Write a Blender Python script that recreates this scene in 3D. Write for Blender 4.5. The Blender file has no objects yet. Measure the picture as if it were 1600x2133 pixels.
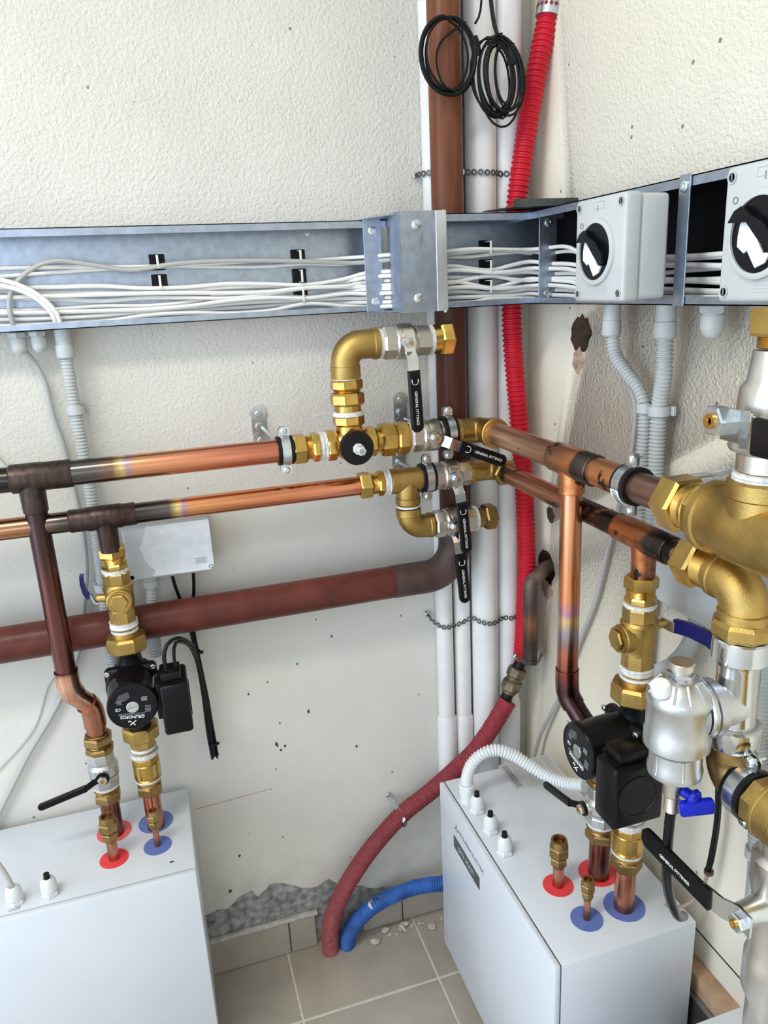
import bpy, bmesh, math, random
from mathutils import Vector, Matrix
random.seed(7)
SC = bpy.context.scene
COL = SC.collection
PI = math.pi

# ------------------------------------------------------------------ camera
cam_d = bpy.data.cameras.new('camera'); cam = bpy.data.objects.new('camera', cam_d); COL.objects.link(cam)
yaw, pitch, roll, fpx = 0.28954, 0.28859, -0.04927, 1568.8
_f = Vector((math.sin(yaw)*math.cos(pitch), math.cos(yaw)*math.cos(pitch), -math.sin(pitch)))
_r = Vector((math.cos(yaw), -math.sin(yaw), 0)); _u = _r.cross(_f)
r_ = math.cos(roll)*_r + math.sin(roll)*_u; u_ = -math.sin(roll)*_r + math.cos(roll)*_u
cam.matrix_world = Matrix(((r_.x, u_.x, -_f.x, -.775), (r_.y, u_.y, -_f.y, -1.47), (r_.z, u_.z, -_f.z, 1.52), (0, 0, 0, 1)))
cam_d.sensor_fit = 'HORIZONTAL'; cam_d.sensor_width = 36.0; cam_d.lens = fpx/1600*36.0
cam_d.clip_start = .02
SC.camera = cam

# ------------------------------------------------------------------ world, daylight, exposure
w = bpy.data.worlds.new('World'); SC.world = w; w.use_nodes = True
bg = w.node_tree.nodes['Background']; bg.inputs[0].default_value = (.68, .82, 1.0, 1); bg.inputs[1].default_value = 11.0
def portal(loc, rot, sx, sy):
    l = bpy.data.lights.new('window_daylight', 'AREA'); l.shape = 'RECTANGLE'; l.size = sx; l.size_y = sy
    l.cycles.is_portal = True
    o = bpy.data.objects.new('window_daylight', l); COL.objects.link(o); o.location = loc; o.rotation_euler = rot
portal((-1.80, -3.05, 1.50), (PI/2, 0, 0), 1.2, 1.0)       # window behind the camera, light travels to +y
portal((-3.05, -1.68, 1.35), (PI/2, 0, -PI/2), 2.45, 2.6)   # open doorway on the left, light travels to +x
vs = SC.view_settings
vs.view_transform = 'Standard'; vs.look = 'None'; vs.gamma = 1.0; vs.use_curve_mapping = False
vs.exposure = -1.52

# ------------------------------------------------------------------ materials
MATS = {}
def new_mat(name):
    m = bpy.data.materials.new(name); m.use_nodes = True
    nt = m.node_tree; b = nt.nodes['Principled BSDF']; MATS[name] = m
    return m, nt, b
def N(nt, t, **kw):
    n = nt.nodes.new(t)
    for k, v in kw.items(): setattr(n, k, v)
    return n
def mat(name, col, rough=.5, metal=0., noise=0., nscale=30., bump=0., bscale=200., spec=None, coat=0.):
    m, nt, b = new_mat(name)
    b.inputs['Base Color'].default_value = (*col, 1); b.inputs['Roughness'].default_value = rough; b.inputs['Metallic'].default_value = metal
    if spec is not None: b.inputs['Specular IOR Level'].default_value = spec
    if coat: b.inputs['Coat Weight'].default_value = coat
    if noise or bump:
        g = N(nt, 'ShaderNodeNewGeometry')
    if noise:
        t = N(nt, 'ShaderNodeTexNoise'); t.inputs['Scale'].default_value = nscale; t.inputs['Detail'].default_value = 5
        nt.links.new(g.outputs['Position'], t.inputs['Vector'])
        r = N(nt, 'ShaderNodeValToRGB'); r.color_ramp.elements[0].position = .3; r.color_ramp.elements[1].position = .7
        r.color_ramp.elements[0].color = tuple(max(0, c*(1-noise)) for c in col)+(1,)
        r.color_ramp.elements[1].color = tuple(min(1, c*(1+noise*.6)) for c in col)+(1,)
        nt.links.new(t.outputs[0], r.inputs[0]); nt.links.new(r.outputs[0], b.inputs['Base Color'])
    if bump:
        t2 = N(nt, 'ShaderNodeTexNoise'); t2.inputs['Scale'].default_value = bscale; t2.inputs['Detail'].default_value = 3
        nt.links.new(g.outputs['Position'], t2.inputs['Vector'])
        bp = N(nt, 'ShaderNodeBump'); bp.inputs['Strength'].default_value = bump; bp.inputs['Distance'].default_value = .002
        nt.links.new(t2.outputs[0], bp.inputs['Height']); nt.links.new(bp.outputs[0], b.inputs['Normal'])
    return m
def ramp_mat(name, axis, lo, hi, stops, rough=.28, metal=1., noise=.35, streak=6., wob=.03, blot=None, rough2=None):
    """metal whose tarnish runs along one world axis: stops = (position in metres, colour)"""
    m, nt, b = new_mat(name)
    b.inputs['Roughness'].default_value = rough; b.inputs['Metallic'].default_value = metal
    g = N(nt, 'ShaderNodeNewGeometry'); s = N(nt, 'ShaderNodeSeparateXYZ'); nt.links.new(g.outputs['Position'], s.inputs[0])
    nz = N(nt, 'ShaderNodeTexNoise'); nz.inputs['Scale'].default_value = 35; nz.inputs['Detail'].default_value = 4
    nt.links.new(g.outputs['Position'], nz.inputs['Vector'])
    ma = N(nt, 'ShaderNodeMath', operation='MULTIPLY_ADD'); ma.inputs[1].default_value = wob; ma.inputs[2].default_value = -wob/2
    nt.links.new(nz.outputs[0], ma.inputs[0])
    ad = N(nt, 'ShaderNodeMath', operation='ADD'); nt.links.new(s.outputs[axis], ad.inputs[0]); nt.links.new(ma.outputs[0], ad.inputs[1])
    mr = N(nt, 'ShaderNodeMapRange'); mr.inputs['From Min'].default_value = lo; mr.inputs['From Max'].default_value = hi
    nt.links.new(ad.outputs[0], mr.inputs['Value'])
    cr = N(nt, 'ShaderNodeValToRGB')
    for i, (p, c) in enumerate(stops):
        e = cr.color_ramp.elements[i] if i < 2 else cr.color_ramp.elements.new((p-lo)/(hi-lo))
        e.position = (p-lo)/(hi-lo); e.color = (*c, 1)
    nt.links.new(mr.outputs[0], cr.inputs[0])
    # drawn-tube streaks and blotches
    mp = N(nt, 'ShaderNodeMapping'); sc = [60, 60, 60]; sc[axis] = streak; mp.inputs['Scale'].default_value = sc
    nt.links.new(g.outputs['Position'], mp.inputs['Vector'])
    n2 = N(nt, 'ShaderNodeTexNoise'); n2.inputs['Scale'].default_value = 2.0; n2.inputs['Detail'].default_value = 6
    nt.links.new(mp.outputs[0], n2.inputs['Vector'])
    r2 = N(nt, 'ShaderNodeValToRGB'); r2.color_ramp.elements[0].position = .32; r2.color_ramp.elements[1].position = .68
    r2.color_ramp.elements[0].color = (1-noise,)*3+(1,); r2.color_ramp.elements[1].color = (1, 1, 1, 1)
    nt.links.new(n2.outputs[0], r2.inputs[0])
    mx = N(nt, 'ShaderNodeMix', data_type='RGBA', blend_type='MULTIPLY'); mx.inputs[0].default_value = 1
    nt.links.new(cr.outputs[0], mx.inputs[6]); nt.links.new(r2.outputs[0], mx.inputs[7])
    out = mx.outputs[2]
    if blot:
        for (col, lo_, hi_, scl, seed) in blot:
            n3 = N(nt, 'ShaderNodeTexNoise', noise_dimensions='4D'); n3.inputs['W'].default_value = seed
            n3.inputs['Scale'].default_value = scl; n3.inputs['Detail'].default_value = 8; n3.inputs['Roughness'].default_value = .62
            nt.links.new(g.outputs['Position'], n3.inputs['Vector'])
            r3 = N(nt, 'ShaderNodeValToRGB'); r3.color_ramp.elements[0].position = lo_; r3.color_ramp.elements[1].position = hi_
            nt.links.new(n3.outputs[0], r3.inputs[0])
            m3 = N(nt, 'ShaderNodeMix', data_type='RGBA'); nt.links.new(r3.outputs[0], m3.inputs[0]); nt.links.new(out, m3.inputs[6])
            m3.inputs[7].default_value = (*col, 1); out = m3.outputs[2]
    nt.links.new(out, b.inputs['Base Color'])
    rr = N(nt, 'ShaderNodeMapRange'); rr.inputs['To Min'].default_value = rough*1.5 if rough2 is None else rough2; rr.inputs['To Max'].default_value = rough*.75
    nt.links.new(n2.outputs[0], rr.inputs['Value']); nt.links.new(rr.outputs[0], b.inputs['Roughness'])
    return m

CU = (.88, .36, .19); CUR = (.74, .27, .16); CUP = (.93, .55, .38); BLK = (.035, .03, .03); BRN = (.20, .085, .06); GRY = (.13, .11, .10)
GOLD = (.95, .72, .28); PURP = (.45, .22, .45)
brass = mat('brass', (.62, .40, .115), .25, 1, noise=.22, nscale=40, bump=.08, bscale=900)
brass_cast = mat('cast_brass', (.50, .33, .105), .36, 1, noise=.28, nscale=25, bump=.25, bscale=700)
brass_old = mat('dull_brass', (.34, .22, .085), .40, 1, noise=.35, nscale=35, bump=.2, bscale=500)
nickel = mat('nickel_plate', (.66, .62, .56), .33, 1, noise=.10, nscale=30, bump=.06, bscale=800)
chrome = mat('chrome', (.66, .68, .70), .13, 1, noise=.06, nscale=40)
alu = mat('cast_aluminium', (.60, .61, .62), .32, 1, noise=.10, nscale=30, bump=.12, bscale=1200)
zinc = mat('zinc_plate', (.66, .70, .72), .28, 1, noise=.18, nscale=60)
galv = mat('galvanized_steel', (.40, .45, .53), .36, .95, noise=.16, nscale=70, bump=.05, bscale=500)
galv_d = mat('dark_galvanized_steel', (.10, .11, .11), .45, .7, noise=.3, nscale=40)
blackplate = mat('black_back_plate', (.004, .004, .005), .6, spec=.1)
tape = mat('white_thread_tape', (.74, .73, .70), .6, noise=.25, nscale=150, bump=.5, bscale=600)
blackp = mat('black_plastic', (.004, .004, .0045), .28, spec=.22)
blackm = mat('black_cast_iron', (.005, .005, .006), .36, bump=.15, bscale=500, spec=.25)
rubber = mat('black_rubber', (.005, .005, .006), .45, spec=.25)
ink = mat('white_print', (.85, .85, .84), .6)
inkg = mat('grey_print', (.20, .21, .22), .6)
inkd = mat('dim_print', (.33, .33, .34), .6)
white_paint = mat('white_cabinet_paint', (.66, .69, .73), .28, noise=.03, nscale=8, coat=.25)
whitepl = mat('white_plastic', (.86, .86, .84), .4)
greypl = mat('light_grey_plastic', (.52, .54, .53), .42, noise=.04, nscale=20)
greyc = mat('grey_conduit_plastic', (.52, .54, .53), .45, noise=.06, nscale=30)
greyw = mat('grey_cable_sheath', (.44, .44, .42), .5)
whitew = mat('white_cable_sheath', (.86, .84, .80), .45)
pvcw = mat('white_pvc', (.80, .79, .77), .35, noise=.06, nscale=14)
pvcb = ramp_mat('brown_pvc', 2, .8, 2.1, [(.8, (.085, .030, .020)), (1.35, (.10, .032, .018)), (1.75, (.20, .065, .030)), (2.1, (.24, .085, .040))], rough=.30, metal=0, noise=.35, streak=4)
pvcbh = mat('red_brown_pvc', (.13, .034, .024), .36, spec=.22, noise=.4, nscale=16, bump=.1, bscale=200)
pvcb.node_tree.nodes['Principled BSDF'].inputs['Specular IOR Level'].default_value = .22
pvcelb = mat('heat_darkened_brown_pvc', (.075, .042, .034), .5, noise=.6, nscale=22, bump=.3, bscale=120)
redc = mat('red_conduit_plastic', (.60, .012, .030), .42, spec=.3, noise=.12, nscale=20)
redd = ramp_mat('dusty_red_conduit', 2, 0, .75, [(0, (.42, .10, .11)), (.3, (.30, .05, .06)), (.75, (.40, .03, .05))], rough=.6, metal=0, noise=.3, streak=30)
bluec = mat('blue_conduit_plastic', (.035, .14, .48), .5, noise=.5, nscale=25)
bluep = mat('blue_plastic', (.003, .012, .42), .3, spec=.3)
bluel = mat('blue_lever_sleeve', (.006, .008, .10), .35, spec=.3)
red_disc = mat('red_sticker', (.80, .05, .06), .45, noise=.08, nscale=60)
red_disc2 = mat('faded_red_sticker', (.78, .13, .14), .5, noise=.12, nscale=60)
blue_disc = mat('blue_sticker', (.12, .18, .47), .5, noise=.08, nscale=60)
paper = mat('paper_label', (.50, .50, .48), .6)
grout = mat('grout', (.68, .64, .57), .85, noise=.15, nscale=60)
tile_m = mat('taupe_floor_tile', (.42, .37, .30), .38, noise=.14, nscale=9, bump=.03, bscale=60)
cement = mat('bare_cement', (.33, .325, .31), .95, noise=.6, nscale=60, bump=1.0, bscale=120)
brick_m = mat('shaded_hole_masonry', (.085, .05, .03), .95, noise=.4, nscale=60, bump=.8, bscale=150)  # masonry colour darkened to paint in the shade inside the holes
wood = mat('raw_board', (.52, .33, .20), .7, noise=.25, nscale=30)
room_white = mat('room_white_paint', (.86, .85, .82), .8)

def plaster(name, col, zrough, k):
    m, nt, b = new_mat(name); b.inputs['Roughness'].default_value = .82
    g = N(nt, 'ShaderNodeNewGeometry'); L = nt.links.new
    n1 = N(nt, 'ShaderNodeTexNoise'); n1.inputs['Scale'].default_value = 5; n1.inputs['Detail'].default_value = 6; L(g.outputs['Position'], n1.inputs['Vector'])
    r1 = N(nt, 'ShaderNodeValToRGB'); r1.color_ramp.elements[0].position = .25; r1.color_ramp.elements[1].position = .75
    r1.color_ramp.elements[0].color = tuple(c*.90 for c in col)+(1,); r1.color_ramp.elements[1].color = (*col, 1); L(n1.outputs[0], r1.inputs[0])
    # dark specks
    v = N(nt, 'ShaderNodeTexVoronoi'); v.inputs['Scale'].default_value = 26; L(g.outputs['Position'], v.inputs['Vector'])
    sv = N(nt, 'ShaderNodeSeparateXYZ'); L(v.outputs['Color'], sv.inputs[0])
    rd = N(nt, 'ShaderNodeMapRange'); rd.inputs['From Min'].default_value = .55; rd.inputs['From Max'].default_value = 1.; rd.inputs['To Min'].default_value = 0.; rd.inputs['To Max'].default_value = .085; L(sv.outputs[0], rd.inputs['Value'])
    rv = N(nt, 'ShaderNodeMath', operation='LESS_THAN'); L(v.outputs['Distance'], rv.inputs[0]); L(rd.outputs[0], rv.inputs[1])
    mx = N(nt, 'ShaderNodeMix', data_type='RGBA'); L(rv.outputs[0], mx.inputs[0]); L(r1.outputs[0], mx.inputs[6]); mx.inputs[7].default_value = (.30, .27, .22, 1)
    # grey dirt near the floor
    s = N(nt, 'ShaderNodeSeparateXYZ'); L(g.outputs['Position'], s.inputs[0])
    mz = N(nt, 'ShaderNodeMapRange'); mz.inputs['From Min'].default_value = .55; mz.inputs['From Max'].default_value = .02; L(s.outputs[2], mz.inputs['Value'])
    n4 = N(nt, 'ShaderNodeTexNoise'); n4.inputs['Scale'].default_value = 16; n4.inputs['Detail'].default_value = 7; L(g.outputs['Position'], n4.inputs['Vector'])
    mm = N(nt, 'ShaderNodeMath', operation='MULTIPLY'); L(mz.outputs[0], mm.inputs[0]); L(n4.outputs[0], mm.inputs[1])
    r5 = N(nt, 'ShaderNodeValToRGB'); r5.color_ramp.elements[0].position = .22; r5.color_ramp.elements[1].position = .62; r5.color_ramp.elements[1].color = (.6, .6, .6, 1); L(mm.outputs[0], r5.inputs[0])
    m2 = N(nt, 'ShaderNodeMix', data_type='RGBA'); L(r5.outputs[0], m2.inputs[0]); L(mx.outputs[2], m2.inputs[6]); m2.inputs[7].default_value = (.42, .38, .31, 1)
    L(m2.outputs[2], b.inputs['Base Color'])
    # stipple: coarse above the trunking, finer below
    t1 = N(nt, 'ShaderNodeTexNoise'); t1.inputs['Scale'].default_value = 150; t1.inputs['Detail'].default_value = 4; t1.inputs['Roughness'].default_value = .6; L(g.outputs['Position'], t1.inputs['Vector'])
    t2 = N(nt, 'ShaderNodeTexNoise'); t2.inputs['Scale'].default_value = 22; t2.inputs['Detail'].default_value = 2; L(g.outputs['Position'], t2.inputs['Vector'])
    am = N(nt, 'ShaderNodeMath', operation='MULTIPLY_ADD'); am.inputs[1].default_value = .5; L(t2.outputs[0], am.inputs[0]); L(t1.outputs[0], am.inputs[2])
    zr = N(nt, 'ShaderNodeMapRange'); zr.inputs['From Min'].default_value = zrough-.55; zr.inputs['From Max'].default_value = zrough; zr.inputs['To Min'].default_value = .2*k; zr.inputs['To Max'].default_value = k
    L(s.outputs[2], zr.inputs['Value'])
    bp = N(nt, 'ShaderNodeBump'); bp.inputs['Distance'].default_value = .006; L(zr.outputs[0], bp.inputs['Strength']); L(am.outputs[0], bp.inputs['Height']); L(bp.outputs[0], b.inputs['Normal'])
    return m
plasterA = plaster('cream_plaster_back', (.74, .715, .65), 1.55, .8)
plasterB = plaster('cream_plaster_right', (.92, .85, .70), 1.20, .6)

# ------------------------------------------------------------------ mesh builder
def basis(ax, ref=None):
    z = Vector(ax).normalized()
    if ref is None: ref = Vector((0, 0, 1)) if abs(z.z) < .9 else Vector((1, 0, 0))
    x = (Vector(ref) - z*Vector(ref).dot(z)).normalized(); y = z.cross(x)
    return x, y, z
class MB:
    def __init__(s): s.v = []; s.f = []
    def ring(s, c, ex, ey, r, n, ph=0.):
        i = len(s.v)
        for k in range(n):
            a = ph + 2*PI*k/n; s.v.append(c + ex*(r*math.cos(a)) + ey*(r*math.sin(a)))
        return list(range(i, i+n))
    def skin(s, rings, cap=(1, 1), loop=False):
        n = len(rings[0]); m = len(rings)
        for a in range(m if loop else m-1):
            A, B = rings[a], rings[(a+1) % m]
            for k in range(n): s.f.append((A[k], A[(k+1) % n], B[(k+1) % n], B[k]))
        if not loop:
            if cap[0]: s.f.append(tuple(reversed(rings[0])))
            if cap[1]: s.f.append(tuple(rings[-1]))
        return s
    def lathe(s, p, ax, prof, n=24, cap=(1, 1), ph=0., ref=None):
        ex, ey, ez = basis(ax, ref); p = Vector(p)
        return s.skin([s.ring(p+ez*t, ex, ey, max(r, 1e-5), n, ph) for t, r in prof], cap)
    def hexn(s, p, ax, t0, t1, R, n=6, ph=None, ref=None, ch=.12):
        c = min(R*ch, abs(t1-t0)*.3)
        return s.lathe(p, ax, [(t0, R*.90), (t0+c, R), (t1-c, R), (t1, R*.90)], n, ph=PI/n if ph is None else ph, ref=ref)
    def tube(s, pts, r, n=12, cap=(1, 1), loop=False):
        pts = [Vector(p) for p in pts]; m = len(pts); rad = r if isinstance(r, (list, tuple)) else [r]*m
        rings = []; ex = None
        for i, p in enumerate(pts):
            if loop: t = pts[(i+1) % m]-pts[i-1]
            else: t = pts[min(i+1, m-1)]-pts[max(i-1, 0)]
            t.normalize()
            if ex is None: ex, ey, _ = basis(t)
            else:
                ex = (ex - t*ex.dot(t)).normalized(); ey = t.cross(ex)
            rings.append(s.ring(p, ex, ey, rad[i], n))
        return s.skin(rings, cap, loop)
    def box(s, c, sz, b=0., R=None, seg=2):
        bm = bmesh.new(); bmesh.ops.create_cube(bm, size=1)
        for v in bm.verts: v.co = Vector((v.co.x*sz[0], v.co.y*sz[1], v.co.z*sz[2]))
        if b: bmesh.ops.bevel(bm, geom=list(bm.edges), offset=b, segments=seg, affect='EDGES', profile=.5)
        i = len(s.v); bm.verts.ensure_lookup_table(); bm.verts.index_update()
        for v in bm.verts:
            q = R @ v.co if R else v.co
            s.v.append(Vector(q)+Vector(c))
        for f in bm.faces: s.f.append(tuple(v.index+i for v in f.verts))
        bm.free(); return s
    def prism(s, poly, O, ex, ey, ez, h):
        O, ex, ey, ez = Vector(O), Vector(ex), Vector(ey), Vector(ez); n = len(poly); i = len(s.v)
        for q in (0, h):
            for a, b in poly: s.v.append(O+ex*a+ey*b+ez*q)
        s.f.append(tuple(reversed(range(i, i+n)))); s.f.append(tuple(range(i+n, i+2*n)))
        for k in range(n): s.f.append((i+k, i+(k+1) % n, i+n+(k+1) % n, i+n+k))
        return s
    def strap(s, pts, width, wdir, th):
        """flat sheet strip following pts, width along wdir"""
        pts = [Vector(p) for p in pts]; wd = Vector(wdir).normalized()*width/2; m = len(pts); rings = []
        for i, p in enumerate(pts):
            t = (pts[min(i+1, m-1)]-pts[max(i-1, 0)]).normalized(); nn = t.cross(wd).normalized()*th/2
            j = len(s.v); s.v += [p+wd+nn, p-wd+nn, p-wd-nn, p+wd-nn]; rings.append([j, j+1, j+2, j+3])
        return s.skin(rings)
    def build(s, name, m, parent=None, world=False, label=None, sharp=35, group=None):
        vs_ = s.v
        if world and parent is not None:
            root = parent
            while root.parent is not None: root = root.parent
            M = root.matrix_basis.inverted(); vs_ = [M @ v for v in s.v]
        me = bpy.data.meshes.new(name); me.from_pydata([tuple(v) for v in vs_], [], s.f); me.validate()
        bm = bmesh.new(); bm.from_mesh(me); bmesh.ops.recalc_face_normals(bm, faces=bm.faces); bm.to_mesh(me); bm.free()
        me.polygons.foreach_set('use_smooth', [True]*len(me.polygons)); me.set_sharp_from_angle(angle=math.radians(sharp))
        me.materials.append(m)
        o = bpy.data.objects.new(name, me); COL.objects.link(o)
        if parent is not None: o.parent = parent
        if label: o['label'] = label
        return o
def T(x, y, z): return Matrix.Translation((x, y, z))
def RZ(a): return Matrix.Rotation(a, 4, 'Z')
def frame(o, X, Z):
    """matrix with local X, Z along given world directions"""
    X = Vector(X).normalized(); Z = Vector(Z).normalized(); Y = Z.cross(X)
    return Matrix(((X.x, Y.x, Z.x, o[0]), (X.y, Y.y, Z.y, o[1]), (X.z, Y.z, Z.z, o[2]), (0, 0, 0, 1)))
def thing(name, label, cat, M=None, group=None):
    o = bpy.data.objects.new(name, None); COL.objects.link(o); o.empty_display_size = .02
    if M is not None: o.matrix_basis = M if isinstance(M, Matrix) else T(*M)
    o['label'] = label; o['category'] = cat
    if group: o['group'] = group
    return o
def tag(o, label, cat, group=None):
    o['label'] = label; o['category'] = cat
    if group: o['group'] = group
    return o
def stuff(o): o['kind'] = 'stuff'; return o
def struct(o): o['kind'] = 'structure'; return o
def copy_tree(o, parent=None):
    c = o.copy(); COL.objects.link(c); c.parent = parent
    for ch in list(o.children): copy_tree(ch, c)
    return c
def text_part(txt, size, m, parent, M, name='lettering', extrude=.0002, align='CENTER', bold=0., world=False):
    cu = bpy.data.curves.new(name, 'FONT'); cu.body = txt; cu.size = size; cu.align_x = align; cu.align_y = 'CENTER'; cu.extrude = extrude
    cu.offset = bold; cu.resolution_u = 3
    to = bpy.data.objects.new(name, cu); COL.objects.link(to)
    dg = bpy.context.evaluated_depsgraph_get(); me = bpy.data.meshes.new_from_object(to.evaluated_get(dg))
    bpy.data.objects.remove(to); bpy.data.curves.remove(cu)
    if world and parent is not None:
        root = parent
        while root.parent is not None: root = root.parent
        M = root.matrix_basis.inverted() @ M
    me.transform(M); me.materials.clear(); me.materials.append(m); me.name = name
    o = bpy.data.objects.new(name, me); COL.objects.link(o); o.parent = parent
    return o
def curve(pts, ds):
    """Catmull-Rom through pts resampled every ds"""
    P = [Vector(p) for p in pts]; P = [P[0]*2-P[1]]+P+[P[-1]*2-P[-2]]; out = []
    for i in range(1, len(P)-2):
        a, b, c, d = P[i-1], P[i], P[i+1], P[i+2]; n = max(4, int((c-b).length/ds*2))
        for k in range(n):
            t = k/n; out.append(.5*((2*b)+(c-a)*t+(2*a-5*b+4*c-d)*t*t+(3*b-a-3*c+d)*t**3))
    out.append(P[-2]); res = [out[0]]; acc = 0.
    for i in range(1, len(out)):
        seg = (out[i]-out[i-1]).length
        while acc+seg >= ds and seg > 0:
            q = out[i-1]+(out[i]-out[i-1])*((ds-acc)/seg); res.append(q); out[i-1] = q; seg = (out[i]-q).length; acc = 0.
        acc += seg
    res.append(out[-1]); return res
def arc(c, ex, ey, R, a0, a1, n=10):
    c, ex, ey = Vector(c), Vector(ex), Vector(ey)
    return [c+ex*(R*math.cos(a0+(a1-a0)*k/n))+ey*(R*math.sin(a0+(a1-a0)*k/n)) for k in range(n+1)]
def corr(pts, r, pitch, depth, n=16):
    """corrugated hose"""
    p = curve(pts, pitch/4); pat = (r, r, r-depth, r-depth)
    return MB().tube(p, [pat[i % 4] for i in range(len(p))], n)
def bolt(mb, p, ax, r=.005, h=.003, soc=True):
    pr = [(0, r), (h*.7, r), (h, r*.8)]
    if soc: pr += [(h, r*.45), (h*.3, r*.4)]
    mb.lathe(p, ax, pr, 12); return mb

# ================================================================== SETTING
CEIL = 2.75
# floor: grout slab and separate tiles
fl = struct(MB().box((-1.6, -1.6, -.0515), (3.6, 3.6, .10)).build('floor', grout))
tg = .0050
xs = [-.3205+.3155*k for k in range(-5, 3)]; ys = [-.197-.3155*k for k in range(0, 6)]
xe = [x for x in xs if x < .05]; xe = [-1.9]+[x for x in xe if x > -1.9]+[0]
ye = [0]+ys
for i in range(len(xe)-1):
    for j in range(len(ye)-1):
        a, b = xe[i]+tg/2, xe[i+1]-tg/2; c, d = ye[j+1]+tg/2, ye[j]-tg/2
        if b-a < .01: continue
        o = MB().box(((a+b)/2, (c+d)/2, -.004), (b-a, d-c, .008), .0012, seg=1).build('tile', tile_m, fl)
# back wall (left in the photo)
wb = struct(MB().box((-1.6, .1, CEIL/2), (3.6, .2, CEIL)).build('wall_back', plasterA))
broken_m = mat('broken_plaster_tan', (.46, .33, .25), .95, noise=.4, nscale=70, bump=.8, bscale=150)
# right wall with three ragged holes
XP_ = (1, 0, 0)
def ragged(cy, cz, ry, rz, n=22, j=.16):
    return [(cy+ry*(1+random.uniform(-j, j))*math.cos(2*PI*k/n), cz+rz*(1+random.uniform(-j, j))*math.sin(2*PI*k/n)) for k in range(n)]
wr_bm = MB().box((.1, -1.6, CEIL/2), (.2, 3.2, CEIL))
wr = struct(wr_bm.build('wall_right', plasterB)); wr.data.materials.append(brick_m)
cut = MB()
for (cy, cz, ry, rz) in ((-.206, 1.420, .034, .036), (-.090, .915, .036, .040), (-.105, 1.042, .016, .018)):
    cut.prism(ragged(cy, cz, ry, rz), (-.02, 0, 0), (0, 1, 0), (0, 0, 1), (1, 0, 0), .19)
co = cut.build('cutter', brick_m)
md = wr.modifiers.new('holes', 'BOOLEAN'); md.object = co; md.operation = 'DIFFERENCE'; md.solver = 'EXACT'; md.material_mode = 'TRANSFER'
_me = bpy.data.meshes.new_from_object(wr.evaluated_get(bpy.context.evaluated_depsgraph_get())); wr.modifiers.clear(); wr.data = _me
bpy.data.objects.remove(co)
for (cy, cz, ry, rz) in ((-.200, 1.372, .020, .022), (-.098, .868, .022, .020)):
    MB().prism(ragged(cy, cz, ry, rz, 18, .22), (-.0012, 0, 0), (0, 1, 0), (0, 0, 1), (1, 0, 0), .0016).build('broken_plaster', broken_m, wr)
# the rest of the room, so light and reflections are those of a room
def wall_with_opening(name, horiz, at, lo, hi, o0, o1, z0, z1):
    mb = MB(); t = .12
    def b(a0, a1, c0, c1):
        if a1-a0 < 1e-4 or c1-c0 < 1e-4: return
        if horiz: mb.box(((a0+a1)/2, at, (c0+c1)/2), (a1-a0, t, c1-c0))
        else: mb.box((at, (a0+a1)/2, (c0+c1)/2), (t, a1-a0, c1-c0))
    b(lo, o0, 0, CEIL); b(o1, hi, 0, CEIL); b(o0, o1, 0, z0); b(o0, o1, z1, CEIL)
    return struct(mb.build(name, room_white))
wall_with_opening('wall_front', True, -3.11, -3.2, .2, -2.4, -1.2, 1.0, 2.0)
wall_with_opening('wall_left', False, -3.11, -3.2, .2, -2.9, -.45, .05, 2.65)
struct(MB().box((-1.5, -1.5, CEIL+.05), (3.6, 3.6, .1)).build('ceiling', room_white))
struct(MB().box((-1.8, -3.11, 1.015), (1.2, .10, .03)).box((-1.8, -3.11, 1.985), (1.2, .10, .03)).box((-2.38, -3.11, 1.5), (.04, .10, 1.0)).box((-1.22, -3.11, 1.5), (.04, .10, 1.0)).box((-1.8, -3.11, 1.5), (.05, .08, 1.0)).build('window_1', whitepl))
struct(MB().box((-3.11, -2.88, 1.35), (.13, .05, 2.6)).box((-3.11, -.47, 1.35), (.13, .05, 2.6)).box((-3.11, -1.68, 2.625), (.13, 2.45, .05)).build('door_1', whitepl))
# added ceiling luminaire, out of view, to brighten the horizontal surfaces
clamp_ = thing('added_ceiling_light', 'added white ceiling light, out of view, brightening the plant room', 'ceiling light', (-1.60, -1.15, CEIL-.05))
MB().box((-1.60, -1.15, CEIL-.03), (1.30, .34, .05), .005, seg=1).build('added_light_housing', whitepl, clamp_, True)
_l = bpy.data.lights.new('added_ceiling_fill', 'AREA'); _l.shape = 'RECTANGLE'; _l.size = 1.25; _l.size_y = .30; _l.energy = 75; _l.color = (1.0, .95, .87)
_o = bpy.data.objects.new('added_ceiling_fill', _l); COL.objects.link(_o); _o.location = (-1.60, -1.15, CEIL-.06)
# skirting tiles along the back wall
bb = struct(MB().box((-.55, -.002, .046), (1.1, .004, .092)).build('baseboard_back', cement))
for a, b, h in ((-1.30, -.96, .092), (-.957, -.628, .092), (-.625, -.563, .092), (-.445, -.345, .088), (-.342, -.03, .086)):
    MB().box(((a+b)/2, -.008, h/2+.001), (b-a, .012, h), .0015, seg=1).build('tile', tile_m, bb)
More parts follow.
